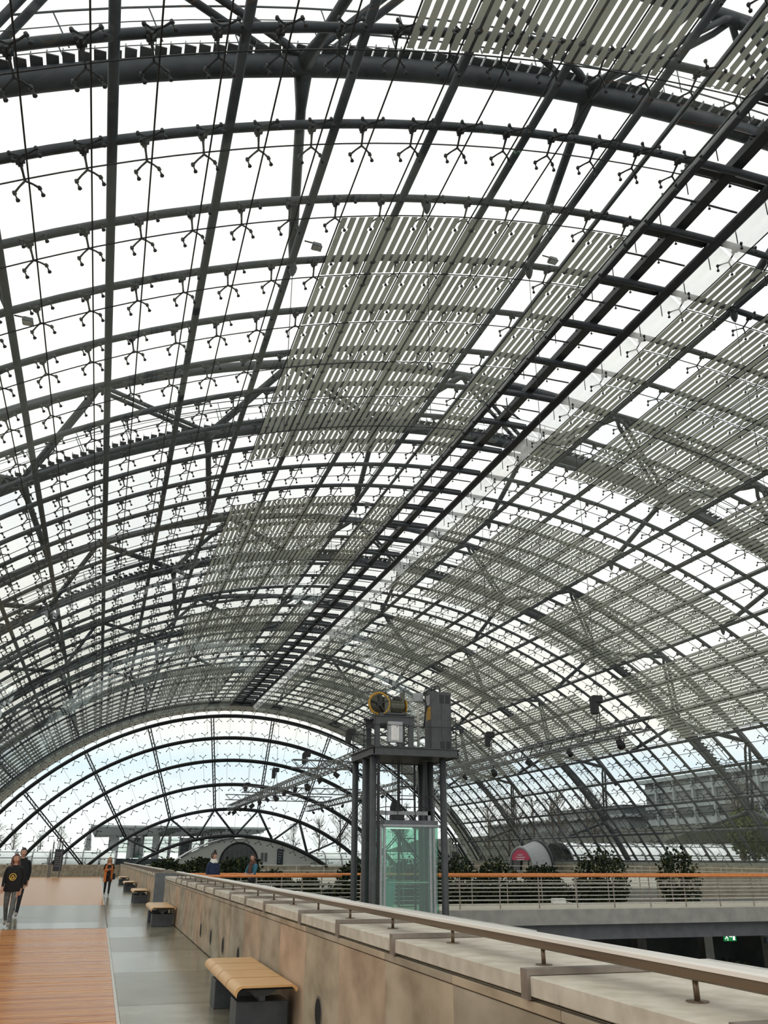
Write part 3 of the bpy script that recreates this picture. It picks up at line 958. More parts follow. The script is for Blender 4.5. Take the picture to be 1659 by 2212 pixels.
for x, y, rx, rz, lb in ((21.5, 38.5, 1.9, 1.25, 'dark leafy tree standing in the shade under the planting beds'), (29.0, 38.3, 1.5, 1.2, 'smaller leafy tree in the shade under the planting beds')):
    shrub(x, y, ZL, rx, rz, 1500, lb, leaf=0.3, group='trees in the lower hall')

# exit sign under the terrace
ex = thing('exit_sign', 'lit green emergency exit sign hanging below the terrace edge', 'sign', (34.74, 45.7, -2.600))
MB().box(34.35, 35.15, 45.66, 45.74, -2.600, -2.100).build('panel', 'green_sign', ex)
mb = MB()
f_ = 45.655
mb.box(34.92, 35.06, f_ - .005, f_, -2.550, -2.150)                                            # door
mb.prism([(34.68, -2.380), (34.80, -2.380), (34.80, -2.430), (34.89, -2.355), (34.80, -2.280), (34.80, -2.330), (34.68, -2.330)], 1, f_ - .005, f_)   # arrow
mb.ball((34.55, f_, -2.180), (0.035, 0.006, 0.035), 8, 6)
mb.bar((34.55, f_, -2.210), (34.51, f_, -2.390), 0.006, 0.07, (1, 0, 0))
mb.bar((34.51, f_, -2.370), (34.59, f_, -2.450), 0.006, 0.04, (1, 0, 0)); mb.bar((34.59, f_, -2.440), (34.57, f_, -2.570), 0.006, 0.035, (1, 0, 0))
mb.bar((34.51, f_, -2.380), (34.45, f_, -2.470), 0.006, 0.04, (1, 0, 0)); mb.bar((34.45, f_, -2.460), (34.39, f_, -2.490), 0.006, 0.035, (1, 0, 0))
mb.bar((34.55, f_, -2.250), (34.62, f_, -2.310), 0.006, 0.03, (1, 0, 0)); mb.bar((34.54, f_, -2.250), (34.45, f_, -2.300), 0.006, 0.03, (1, 0, 0))
mb.build('pictogram', 'sign_white', ex)
MB().tube([(34.5, 45.7, -2.100), (34.5, 45.7, -0.9)], 0.012, 5).tube([(35.0, 45.7, -2.100), (35.0, 45.7, -0.9)], 0.012, 5).build('hanger', 'steel_dark', ex)
# gallery rail at the right foot of the vault
rr_ = thing('gallery_railing', 'pale horizontal railing at the foot of the vault beyond the shrubs', 'railing', (50, 60, 0))
for z in (0.45, 0.75, 1.05):
    MB().tube([(50, 47, z), (50, 84, z)], 0.03, 6).build('bar', 'frame_white', rr_, True)
for y in np.arange(47.5, 84, 2.6):
    MB().tube([(50, y, 0), (50, y, 1.05)], 0.03, 6).build('post', 'frame_white', rr_, True)
fr_ = thing('terrace_railing', 'thin grey railing behind the shrubs on the far terrace edge', 'railing', (20, 83.5, 0))
for z in (0.6, 1.05):
    MB().tube([(4, 83.6, z), (54, 83.6, z)], 0.03, 6).build('bar', 'frame_white', fr_, True)
for x in np.arange(4.5, 54, 2.6):
    MB().tube([(x, 83.6, 0), (x, 83.6, 1.05)], 0.025, 6).build('post', 'frame_white', fr_, True)

# ------------------------------------------------------------------ lift tower
LX0, LX1, LY0, LY1, LZ0, LZ1 = 8.02, 10.93, 27.0, 29.7, 4.70, 4.96
tower = thing('lift_tower', 'open grey steel lift tower carrying a machine platform beside the footbridge', 'lift tower', (9.3, 28.3, ZL))
for (x, y) in ((8.10, 27.3), (8.10, 28.2), (8.10, 29.45), (10.48, 27.3), (10.48, 28.5), (10.48, 29.45)):
    MB().tube([(x, y, ZL), (x, y, LZ0)], 0.11, 12).build('column', 'cabinet', tower, True)
plat = root('platform'); plat.parent = tower; plat.location = (0, 0, 0)


def chan(mb, x0, x1, y0, y1, out):
    mb.box(x0, x1, y0, y1, LZ0 + 0.02, LZ1 - 0.02)
    ox, oy = out
    for z in (LZ0, LZ1 - 0.022):
        mb.box(min(x0, x0 + ox), max(x1, x1 + ox), min(y0, y0 + oy), max(y1, y1 + oy), z, z + 0.022)


for nm, a in (('front', (LX0, LX1, LY0, LY0 + 0.03, (0, -0.07))), ('back', (LX0, LX1, LY1 - 0.03, LY1, (0, 0.07))), ('l', (LX0, LX0 + 0.03, LY0, LY1, (-0.07, 0))), ('r', (LX1 - 0.03, LX1, LY0, LY1, (0.07, 0)))):
    mb = MB(); chan(mb, *a); mb.build('edge_channel', 'cabinet', plat)
MB().box(LX0 + .03, LX1 - .03, LY0 + .03, LY1 - .03, LZ0 + 0.03, LZ0 + 0.09).build('deck_plate', 'steel_dark', plat)
MB().box(LX0 + .03, LX1 - .03, LY0 + .03, LY1 - .03, LZ1 - 0.05, LZ1 - 0.01).build('floor_plate', 'cabinet', plat)
prail = root('guard_rail'); prail.parent = tower
for x, y in [(LX0 + .05, LY0 + .05), (LX0 + .05, 28.35), (LX0 + .05, LY1 - .05), (9.0, LY1 - .05), (9.95, LY1 - .05), (LX1 - .05, LY1 - .05), (LX1 - .05, 28.3), (LX1 - .05, LY0 + .05)]:
    MB().tube([(x, y, LZ1), (x, y, LZ1 + 1.05)], 0.018, 6).build('post', 'steel_dark', prail)
for z in (0.35, 0.7, 1.05):
    MB().tube([(LX0 + .05, LY0 + .05, LZ1 + z), (LX0 + .05, LY1 - .05, LZ1 + z), (LX1 - .05, LY1 - .05, LZ1 + z), (LX1 - .05, LY0 + .05, LZ1 + z)], 0.016, 6).build('rail', 'steel_dark', prail)
MB().tube([(LX1 - .05, LY0 + .05, LZ1 + 0.7), (LX0 + .05, LY0 + .05, LZ1 + 0.7)], 0.012, 6).build('rail', 'steel_dark', prail)
for x in (8.33, 10.28):
    MB().box(x - 0.05, x + 0.05, 28.38, 28.48, ZL, LZ0).build('guide_rail', 'steel_dark', tower)
MB().box(8.28, 8.36, 27.42, 27.5, ZL, LZ0).build('guide_rail', 'black', tower)
lad = root('ladder'); lad.parent = tower
for x in (9.62, 10.2):
    MB().box(x - 0.03, x + 0.03, 29.3, 29.36, ZL, LZ0).build('stile', 'steel_dark', lad)
z = ZL + 0.3
while z < LZ0:
    MB().box(9.62, 10.2, 29.31, 29.35, z, z + 0.035).build('rung', 'steel_dark', lad); z += 0.42
for dx in (-0.12, -0.06, 0.0, 0.06, 0.14):
    MB().tube([(9.22 + dx, 28.43, 3.0), (9.22 + dx, 28.43, LZ0 + 0.05)], 0.012, 5).build('hoist_rope', 'black', tower)
MB().tube([(9.5, 28.6, -1.0), (9.5, 28.6, LZ0)], 0.014, 5).build('control_cable', 'black', tower)
for z in (1.15, -1.6):
    for (a, b) in (((8.10, 27.3), (8.10, 29.45)), ((8.10, 29.45), (10.48, 29.45)), ((10.48, 29.45), (10.48, 27.3))):
        MB().bar((a[0], a[1], z - 1.3), (b[0], b[1], z - 1.3), 0.08, 0.12).build('tie_beam', 'steel_mid', tower)

# machine frame, drive and boxes on the platform
mf = thing('machine_frame', 'dark steel girder table under the lift drive', 'machine frame', (8.8, 27.8, LZ1))
for y in (27.25, 28.25):
    mb = MB()
    mb.box(8.10, 9.50, y + 0.05, y + 0.08, 5.73, 6.0).box(8.08, 9.52, y, y + 0.13, 5.73, 5.76).box(8.08, 9.52, y, y + 0.13, 5.97, 6.0)
    mb.build('girder', 'cabinet', mf)
    for x in (8.14, 9.3):
        MB().box(x, x + 0.16, y, y + 0.13, LZ1, 5.73).build('leg', 'cabinet', mf)
        MB().box(x + 0.02, x + 0.14, y + 0.02, y + 0.11, 5.68, 5.735).build('damper', 'black', mf)
for x in (8.3, 9.2):
    MB().box(x, x + 0.14, 27.25, 28.38, 6.0, 6.08).build('cross_beam', 'cabinet', mf)
dr = thing('lift_drive', 'olive lift motor with a yellow rimmed rope wheel on the girder table', 'motor', (8.7, 27.7, 6.08))
wh = root('rope_wheel'); wh.parent = dr
rim = [(8.33 + 0.35 * math.cos(a), 27.45, 6.40 + 0.35 * math.sin(a)) for a in np.linspace(0, 2 * math.pi, 33)[:-1]]
MB().tube(rim, 0.04, 8, closed=True).build('rim', 'yellow', wh, True)
mb = MB()
for k in range(5):
    a = 2 * math.pi * k / 5 + 0.3
    mb.bar((8.33, 27.46, 6.40), (8.33 + 0.33 * math.cos(a), 27.46, 6.40 + 0.33 * math.sin(a)), 0.05, 0.09, (0, 1, 0))
mb.tube([(8.33, 27.4, 6.40), (8.33, 27.75, 6.40)], 0.09, 12)
mb.build('spokes', 'black', wh)
MB().tube([(8.33, 27.52, 6.40), (8.33, 27.62, 6.40)], 0.3, 24).build('brake_drum', 'motor', dr, True)
mb = MB()
mb.tube([(8.72, 27.6, 6.36), (8.76, 27.6, 6.36), (9.2, 27.6, 6.36), (9.24, 27.6, 6.36)], [0.16, 0.2, 0.2, 0.16], 20)
for k in range(12):
    a = 2 * math.pi * k / 12
    mb.bar((8.78, 27.6 + 0.205 * math.cos(a), 6.36 + 0.205 * math.sin(a)), (9.18, 27.6 + 0.205 * math.cos(a), 6.36 + 0.205 * math.sin(a)), 0.015, 0.03, (0, math.cos(a), math.sin(a)))
mb.build('motor_body', 'motor', dr)
MB().bevel_box(8.5, 8.74, 27.42, 27.8, 6.08, 6.66, 0.03).build('gear_case', 'motor', dr)
MB().bevel_box(8.86, 9.08, 27.5, 27.7, 6.55, 6.68, 0.02).build('terminal_box', 'black', dr)
MB().bevel_box(9.13, 9.24, 27.48, 27.72, 6.5, 6.84, 0.02).build('brake_unit', 'motor', dr)
MB().tube([(9.26, 27.6, 6.36), (9.29, 27.6, 6.36)], 0.24, 20).build('hand_wheel', 'yellow', dr)
MB().box(8.5, 9.3, 27.42, 27.8, 6.06, 6.12).build('bed_plate', 'cabinet', dr)
mb = MB()
cb = thing('control_cabinet', 'tall charcoal control cabinet with a yellow sticker on the lift platform', 'cabinet', (10.45, 27.7, LZ1))
MB().bevel_box(10.10, 10.83, 27.3, 27.95, LZ1, 6.88, 0.015).build('body', 'cabinet', cb)
MB().box(10.47, 10.475, 27.292, 27.3, LZ1 + 0.05, 6.83).build('door_seam', 'black', cb)
for x in (10.42, 10.63):
    for z, h in ((6.5, 0.28), (5.0, 0.25)):
        MB().box(x, x + 0.15, 27.288, 27.3, z, z + h).build('vent_grille', 'black', cb)
MB().box(10.092, 10.1, 27.33, 27.75, 5.95, 6.38).build('yellow_sticker', 'yellow', cb)
MB().box(10.092, 10.1, 27.4, 27.75, 6.45, 6.78).build('white_label', 'light_grey', cb)
bx = thing('switch_box', 'light grey switch box with a white instruction sheet on the lift platform', 'box', (8.8, 27.12, LZ1))
MB().bevel_box(8.52, 9.02, 27.05, 27.2, 5.12, 5.78, 0.01).build('body', 'light_grey', bx)
MB().box(8.62, 8.88, 27.04, 27.05, 5.18, 5.66).build('instruction_sheet', 'white', bx)
MB().ball((8.82, 27.04, 5.62), 0.02, 8, 6).build('lock', 'black', bx)
MB().box(8.56, 8.6, 27.1, 27.15, LZ1, 5.12).box(8.94, 8.98, 27.1, 27.15, LZ1, 5.12).build('stand', 'cabinet', bx)
cr_ = thing('service_mast', 'pale mast with a grey bracket head beside the control cabinet', 'mast', (9.85, 27.9, LZ1))
MB().tube([(9.85, 27.9, LZ1), (9.85, 27.9, 6.65)], 0.045, 10).build('pole', 'frame_white', cr_, True)
MB().bevel_box(9.7, 10.02, 27.8, 28.0, 6.6, 6.9, 0.02).build('head', 'light_grey', cr_)
MB().tube([(9.9, 27.9, 6.8), (10.4, 27.95, 7.15), (10.62, 27.95, 7.22), (10.68, 27.95, 7.1), (10.68, 27.95, 6.8)], 0.035, 8).build('conduit', 'cabinet', cr_, True)
MB().tube([(10.0, 27.85, 6.75), (10.1, 27.7, 6.5), (9.98, 27.6, 6.0), (9.95, 27.6, 5.7)], 0.025, 6).build('loose_cable', 'black', cr_, True)

# lift car
car = thing('lift_car', 'green glass lift car with steel posts hanging in the tower', 'lift', (9.3, 28.3, 0))
CX0, CX1, CY0, CY1, CZ0, CZ1 = 8.40, 10.36, 27.45, 29.2, -0.12, 2.56
MB().box(CX0, CX1, CY0, CY1, CZ0, CZ0 + 0.14).build('car_floor', 'steel_mid', car)
MB().bevel_box(CX0 + 0.05, CX1 + 0.1, CY0 - 0.08, CY1, CZ1, CZ1 + 0.07, 0.01).build('roof_plate', 'light_grey', car)
MB().bevel_box(CX0 + 0.12, CX1 - 0.02, CY0, CY1 - 0.1, CZ1 + 0.07, CZ1 + 0.2, 0.01).build('roof_box', 'steel_mid', car)
for x in (CX0 - 0.02, CX0 + 0.10, CX1 - 0.33, CX1 - 0.20):
    MB().box(x, x + 0.075, CY0, CY0 + 0.06, CZ0, CZ1).build('post', 'light_grey', car)
for x in (CX0, CX1 - 0.06):
    MB().box(x, x + 0.06, CY1 - 0.06, CY1, CZ0, CZ1).build('post', 'steel_mid', car)
for a, b, c, d in ((CX0 + 0.06, CX1 - 0.05, CY0 + 0.02, CY0 + 0.034), (CX0 + 0.06, 9.3, CY1 - 0.03, CY1 - 0.016), (9.34, CX1 - 0.06, CY1 - 0.03, CY1 - 0.016), (CX0 + 0.01, CX0 + 0.024, CY0 + 0.06, CY1 - 0.06), (CX1 - 0.024, CX1 - 0.01, CY0 + 0.06, CY1 - 0.06)):
    MB().box(a, b, c, d, CZ0 + 0.14, CZ1).build('glass_panel', 'glass_green', car)
MB().tube([(CX0 + 0.3, CY0 + 0.09, 0.93), (CX1 - 0.04, CY0 + 0.09, 0.93)], 0.022, 8).build('hand_rail', 'white', car, True)
MB().box(CX0 + 0.2, CX0 + 1.1, CY0 + 0.1, CY0 + 0.14, CZ1 - 0.06, CZ1 - 0.02).build('ceiling_light', 'sign_white', car)
sl = root('sling'); sl.parent = car
MB().box(CX0 - 0.1, CX0, 28.33, 28.53, CZ0 - 0.2, 3.08).build('upright', 'light_grey', sl)
MB().box(CX1 - 0.05, CX1 + 0.05, 28.33, 28.53, CZ0 - 0.2, 3.08).build('upright', 'light_grey', sl)
MB().box(CX0 - 0.1, CX1 + 0.05, 28.33, 28.53, 2.96, 3.08).build('crosshead', 'light_grey', sl)
crl = root('roof_rail'); crl.parent = car
for x, y in ((CX0 + .2, CY0 + .1), (9.0, CY0 + .1), (9.6, CY0 + .1), (CX1 - .1, CY0 + .1), (CX0 + .2, CY1 - .2), (CX1 - .1, CY1 - .2)):
    MB().tube([(x, y, CZ1 + .2), (x, y, CZ1 + 0.95)], 0.014, 5).build('post', 'steel_dark', crl)
for z in (0.6, 0.95):
    MB().tube([(CX0 + .2, CY1 - .2, CZ1 + z), (CX0 + .2, CY0 + .1, CZ1 + z), (CX1 - .1, CY0 + .1, CZ1 + z), (CX1 - .1, CY1 - .2, CZ1 + z)], 0.014, 5).build('rail', 'steel_dark', crl)
MB().bevel_box(9.05, 9.45, 28.2, 28.6, 2.78, 2.96, 0.02).build('rope_hitch', 'black', car)
MB().tube([(9.22, 28.43, 3.08), (9.22, 28.43, 3.2), (9.22, 28.43, 3.42)], [0.2, 0.2, 0.12], 10).build('pulley', 'black', car)

# folded teal advertising board standing on the bridge behind the lift
bd = thing('pavement_board', 'folded teal board standing on the footbridge behind the lift car', 'board', (10.0, 31.3, 0))
MB().hexa([(9.55, 31.0, 0.0), (9.95, 31.0, 0.0), (9.95, 31.04, 0.0), (9.55, 31.04, 0.0), (9.75, 31.3, 0.95), (10.15, 31.3, 0.95), (10.15, 31.34, 0.95), (9.75, 31.34, 0.95)]).build('front_leaf', 'teal_board', bd)
MB().hexa([(9.75, 31.62, 0.0), (10.15, 31.62, 0.0), (10.15, 31.66, 0.0), (9.75, 31.66, 0.0), (9.75, 31.35, 0.95), (10.15, 31.35, 0.95), (10.15, 31.39, 0.95), (9.75, 31.39, 0.95)]).build('rear_leaf', 'teal_board', bd)
cz = thing('cable_box', 'small white box at the foot of the footbridge railing', 'box', (17.6, 33.4, 0))
MB().bevel_box(17.35, 17.9, 33.3, 33.55, 0.0, 0.2, 0.02).build('housing', 'white', cz)
MB().tube([(17.9, 33.4, 0.08), (18.3, 33.42, 0.012), (18.9, 33.4, 0.012)], 0.012, 5).build('lead', 'white', cz)


# ------------------------------------------------------------------ hanging stage rig
def box_truss(p, q, w=0.5):
    a, b = Vector(p), Vector(q)
    t = (b - a).normalized(); s = t.cross(Vector((0, 0, 1))).normalized(); u = Vector((0, 0, 1))
    ch, la = MB(), MB()
    cs = [(i, j) for i in (-1, 1) for j in (-1, 1)]
    for i, j in cs:
        d = s * (i * w / 2) + u * (j * w / 2)
        ch.tube([a + d, b + d], 0.035, 5)
    L = (b - a).length; n = int(L / 0.55)
    for k in range(n):
        p0, p1 = a + t * (k * L / n), a + t * ((k + 1) * L / n)
        fl = 1 if k % 2 else -1
        for i in (-1, 1):
            la.tube([p0 + s * (i * w / 2) - u * (fl * w / 2), p1 + s * (i * w / 2) + u * (fl * w / 2)], 0.022, 4)
            la.tube([p0 + u * (i * w / 2) - s * (fl * w / 2), p1 + u * (i * w / 2) + s * (fl * w / 2)], 0.022, 4)
    return ch, la


rigs = [((12.9, 44.0, 6.8), (13.2, 100.5, 6.8), 'long aluminium lighting truss running from behind the lift tower to the gable'),
        ((20.6, 30.6, 6.8), (21.9, 100.0, 6.8), 'long aluminium lighting truss on the right of the lift tower'),
        ((11.5, 80.0, 7.33), (22.5, 80.0, 7.33), 'cross truss linking the two long lighting trusses halfway'),
        ((11.5, 91.0, 7.33), (22.5, 91.0, 7.33), 'cross truss linking the two long lighting trusses nearest the gable'),
        ((11.3, 56.7, 7.33), (22.0, 56.7, 7.33), 'cross truss linking the two long lighting trusses near the lift tower')]
for p, q, lb in rigs:
    r_ = thing('lighting_truss', lb, 'truss', p, 'hanging lighting trusses')
    ch, la = box_truss(p, q)
    ch.build('chord', 'alu', r_, True); la.build('lacing', 'alu', r_)


def spot_parts():
    yoke = MB().tube([(0, 0, -0.02), (0, 0, -0.12)], 0.03, 6).tube([(-0.15, 0, -0.34), (-0.15, 0, -0.14), (0.15, 0, -0.14), (0.15, 0, -0.34)], 0.02, 5)
    body = MB().tube([(0, 0.14, -0.24), (0, 0.1, -0.27), (0, -0.1, -0.42), (0, -0.16, -0.47)], [0.08, 0.14, 0.15, 0.17], 10)
    return yoke.mesh('yoke', ['black']), body.mesh('lamp_body', ['black'], True)


ym, bmh = spot_parts()


def spots(p, q, n, s0, s1, label, group, big):
    a, b = Vector(p), Vector(q)
    for k in range(n):
        f = s0 + (s1 - s0) * (k / (n - 1)) ** 1.0
        pos = a.lerp(b, f) + Vector((0.0, 0, -0.22))
        sc = big * (1.25 if k % 3 == 0 else 0.95)
        o = thing('stage_spotlight', label, 'spotlight', pos, group)
        o.scale = (sc, sc, sc); o.rotation_euler = (0, 0, random.uniform(-2, 2))
        put('yoke', ym, o, mw=Matrix.Identity(4)); put('lamp_body', bmh, o, mw=Matrix.Identity(4))


spots(rigs[0][0], rigs[0][1], 14, 0.06, 0.99, 'black stage spotlight hanging under the truss that starts behind the lift tower', 'spotlights on the truss behind the lift tower', 1.0)
spots(rigs[1][0], rigs[1][1], 15, 0.03, 0.95, 'black stage spotlight hanging under the truss on the right of the lift tower', 'spotlights on the truss right of the lift tower', 0.85)


def hoist(pos, label):
    x, y, z = pos
    o = thing('chain_hoist', label, 'hoist', pos, 'chain hoists over the lighting trusses')
    MB().bevel_box(x - 0.28, x + 0.02, y - 0.14, y + 0.14, z + 0.9, z + 1.65, 0.04).build('chain_bag', 'black', o)
    MB().bevel_box(x - 0.2, x + 0.3, y - 0.16, y + 0.16, z + 1.4, z + 1.75, 0.05).build('motor', 'black', o)
    mb = MB()
    for s in (-1, 1):
        mb.tube([(x + 0.1, y, z + 1.4), (x + 0.22 * s, y + 0.15 * s, z + 0.2)], 0.022, 5)
    mb.build('sling', 'black', o)
    top = ZC + math.sqrt(max(0, RV ** 2 - (x - XC) ** 2)) - 0.78
    MB().tube([(x + 0.1, y, z + 1.7), (x + 0.1, y, top)], 0.014, 4).build('chain', 'steel_dark', o)


for pos, lb in (((13.0, 48.5, 6.8), 'black chain hoist above the truss just left of the lift tower'), ((13.05, 60.5, 6.8), 'black chain hoist above the middle of the truss left of the lift tower'),
                ((13.1, 72.5, 6.8), 'black chain hoist second from the gable above the truss left of the lift tower'), ((13.15, 88.0, 6.8), 'black chain hoist nearest the gable above the truss left of the lift tower'),
                ((20.75, 34.5, 6.8), 'black chain hoist at the near end of the truss right of the lift tower'), ((21.0, 47.0, 6.8), 'black chain hoist beside the cabinet above the truss right of the lift tower'),
                ((21.5, 78.0, 6.8), 'black chain hoist above the far half of the truss right of the lift tower')):
    hoist(pos, lb)

# ------------------------------------------------------------------ small things hung from the vault
for q, t, lb in ((2.12, 3.6, 'small floodlight clamped under the vault left of the striped panes'), (-0.9, 4.05, 'small floodlight clamped under the vault near the left edge of the glass'),
                 (5.12, 3.72, 'small floodlight clamped between the striped panes and the ridge'), (2.12, 11.7, 'small floodlight by the foot of a strut under the second arch truss'), (5.12, 11.7, 'small floodlight between the second rows of striped panes')):
    x, y, z = V(q, t, -0.25)
    o = thing('floodlight', lb, 'floodlight', (x, y, z), 'floodlights under the vault')
    MB().bar((x - 0.25, y, z + 0.05), (x + 0.2, y, z + 0.02), 0.04, 0.03).build('arm', 'steel_dark', o)
    MB().hexa([(x, y - 0.14, z - 0.12), (x + 0.34, y - 0.14, z - 0.16), (x + 0.34, y + 0.14, z - 0.16), (x, y + 0.14, z - 0.12), (x + 0.03, y - 0.1, z + 0.02), (x + 0.3, y - 0.1, z), (x + 0.3, y + 0.1, z), (x + 0.03, y + 0.1, z + 0.02)]).build('housing', 'steel_mid', o)
    MB().box(x + 0.03, x + 0.31, y - 0.11, y + 0.11, z - 0.172, z - 0.15).build('lens', 'light_grey', o)
for q, t, lb in ((6.1, 7.0, 'square dark loudspeaker panel hung under the ridge'), (6.25, 1.2, 'square dark loudspeaker panel under the ridge at the near arch truss')):
    x, y, z = V(q, t, -1.05)
    o = thing('loudspeaker', lb, 'loudspeaker', (x, y, z), 'loudspeakers under the ridge')
    MB().hexa([(x - 0.1, y - 0.45, z - 0.45), (x + 0.55, y - 0.2, z - 0.55), (x + 0.35, y + 0.35, z + 0.15), (x - 0.3, y + 0.1, z + 0.25), (x - 0.12, y - 0.5, z - 0.4), (x + 0.53, y - 0.25, z - 0.5), (x + 0.33, y + 0.3, z + 0.2), (x - 0.32, y + 0.05, z + 0.3)]).build('panel', 'steel_dark', o)
    MB().tube([(x, y, z), (x - 0.05, y, z + 0.7)], 0.03, 6).build('bracket', 'steel_dark', o)


def drop_cable(q, t, length, label, hook=True):
    x, y, z = V(q, t, -0.15)
    o = thing('hanging_cable', label, 'cable', (x, y, z), 'cables hanging from the vault')
    MB().tube([(x, y, z), (x, y, z - length)], 0.012, 4).build('line', 'steel_dark', o)
    MB().tube([(x, y, z + 0.1), (x, y, z - 0.12), (x, y, z - 0.3), (x, y, z - 0.45)], [0.1, 0.16, 0.12, 0.05], 8).build('anchor', 'steel_dark', o)
    if hook:
        ring = [(x + 0.07 * math.cos(a), y, z - length - 0.1 + 0.11 * math.sin(a)) for a in np.linspace(0, 2 * math.pi, 13)[:-1]]
        MB().tube(ring, 0.025, 5, closed=True).build('hook', 'steel_dark', o)


for q, t, L, lb in ((3.27, 3, 6.2, 'long thin cable with a hook hanging before the largest striped panes'),
                    (2, 4, 6.5, 'thin cable hanging from a node left of the striped panes'),
                    (5, 4, 7.0, 'thin cable hanging from a node between striped panes and ridge'),
                    (8, 4, 8.0, 'thin cable hanging right of the ridge under the near striped panes'),
                    (11, 4, 8.0, 'thin cable hanging in the gap between two rows of striped panes on the right'),
                    (2, 12, 7.0, 'thin cable hanging under the second arch truss on the left'),
                    (5, 12, 8.0, 'thin cable hanging by the ridge under the second arch truss'),
                    (8, 12, 8.0, 'thin cable hanging right of the ridge under the second arch truss'),
                    (11, 12, 8.0, 'thin cable hanging right of the striped panes under the second arch truss'),
                    (14, 12, 7.0, 'thin cable hanging low on the right flank under the second arch truss')):
    drop_cable(q, t, L, lb, hook=(t == 3))

# information stands
def info_stand(dx, y, label):
    st = thing('information_stand', label, 'sign', (-3.55 + dx, y, 0), 'information stands')
    for x in (-4.05, -3.9, -3.15):
        MB().box(x + dx - 0.05, x + dx + 0.05, y - 0.05, y + 0.05, 0, 2.9 if x > -4 else 2.0).build('post', 'steel_mid', st)
    p = MB().bevel_box(dx - 3.72, dx - 3.0, y, y + 0.12, 0.5, 2.3, 0.02).build('panel', 'navy', st)
    for i in range(7):
        MB().box(dx - 3.62, dx - 3.62 + random.uniform(0.25, 0.5), y - 0.015, y, 0.9 + i * 0.18, 0.93 + i * 0.18).build('text_line', 'light_grey', st)
    MB().bevel_box(dx - 3.7, dx - 3.1, y - 0.1, y + 0.1, 2.95, 3.2, 0.02).build('head_light', 'black', st)
    for x in (-3.62, -3.3):
        MB().box(dx + x, dx + x + 0.12, y - 0.105, y - 0.1, 3.0, 3.12).build('lamp_lens', 'sign_white', st)
    MB().box(dx - 3.58, dx - 3.52, y - 0.03, y + 0.03, 2.3, 2.95).box(dx - 3.22, dx - 3.16, y - 0.03, y + 0.03, 2.9, 2.97).build('neck', 'steel_mid', st)


info_stand(0, 86, 'tall dark information panel between steel posts before the far cross wall')
info_stand(36.0, 82, 'tall dark information panel beyond the shrubs right of the lift tower')
ns = thing('direction_sign', 'dark navy direction sign hanging beside the green exit sign', 'sign', (37.6, 45.6, -2.75))
MB().box(37.0, 38.4, 45.56, 45.64, -2.75, -2.45).build('panel', 'navy', ns)
for i in range(2):
    MB().box(37.15, 37.9 + 0.2 * i, 45.55, 45.56, -2.69 + 0.11 * i, -2.65 + 0.11 * i).build('text_line', 'facade_light', ns)
MB().tube([(37.2, 45.6, -2.45), (37.2, 45.6, -0.9)], 0.012, 5).tube([(38.2, 45.6, -2.45), (38.2, 45.6, -0.9)], 0.012, 5).build('hanger', 'steel_dark', ns)

# ------------------------------------------------------------------ outside the glass
# entrance pavilion with a round window behind the gable
pv = thing('entrance_pavilion', 'white segmental arched wall with a round black window behind the gable glass', 'building', (20.5, 134, 0.35))
cx, cz_, rad = 20.8, -13.2, 17.6
hw = 11.6
poly = [(cx + rad * math.sin(a), cz_ + rad * math.cos(a)) for a in np.linspace(-math.asin(hw / rad), math.asin(hw / rad), 25)]
poly = [(cx + hw, 0.35)] + [p for p in reversed(poly)] + [(cx - hw, 0.35)] if poly[0][1] > 0.35 else [p for p in reversed(poly) if p[1] > 0.35]
MB().prism(poly, 1, 133.6, 134.2).build('wall', 'white_wall', pv)
top = [(cx + (rad + 0.15) * math.sin(a), cz_ + (rad + 0.15) * math.cos(a)) for a in np.linspace(-0.66, 0.66, 30)]
mb = MB()
for i in range(29):
    (xa, za), (xb, zb) = top[i], top[i + 1]
    mb.hexa([(xa, 133.2, za), (xb, 133.2, zb), (xb, 137, zb), (xa, 137, za), (xa, 133.2, za + .12), (xb, 133.2, zb + .12), (xb, 137, zb + .12), (xa, 137, za + .12)])
mb.build('roof', 'light_grey', pv)
wc = (19.45, 0.95); wr = 2.75
win = [(wc[0] + wr * math.cos(a), wc[1] + wr * math.sin(a)) for a in np.linspace(-0.215, math.pi + 0.215, 25)]
MB().prism(win, 1, 133.5, 133.6).build('window', 'facade_dark', pv)
MB().tube([(x, 133.5, z) for x, z in win], 0.13, 6).build('window_ring', 'black', pv)
for k in range(-3, 4):
    a_ = math.sqrt(wr ** 2 - (k * 0.7) ** 2)
    MB().box(wc[0] + k * 0.7 - 0.03, wc[0] + k * 0.7 + 0.03, 133.44, 133.5, 0.36, wc[1] + a_).build('mullion', 'facade', pv)
for r_ in (1.0, 1.8):
    MB().tube([(wc[0] + r_ * math.cos(a), 133.46, wc[1] + r_ * math.sin(a)) for a in np.linspace(0, math.pi, 15)], 0.035, 5).build('window_bar', 'facade', pv)
MB().box(25.0, 25.9, 133.5, 133.6, 0.7, 2.9).build('notice_panel', 'navy', pv)
for i in range(5):
    MB().box(25.15, 25.15 + 0.3 + 0.08 * i, 133.48, 133.5, 1.1 + i * 0.35, 1.2 + i * 0.35).build('text_line', 'facade_light', pv)
for x in (22.6, 23.15):
    MB().box(x, x + 0.42, 133.55, 133.6, 1.2, 2.4).build('plaque', 'facade', pv)

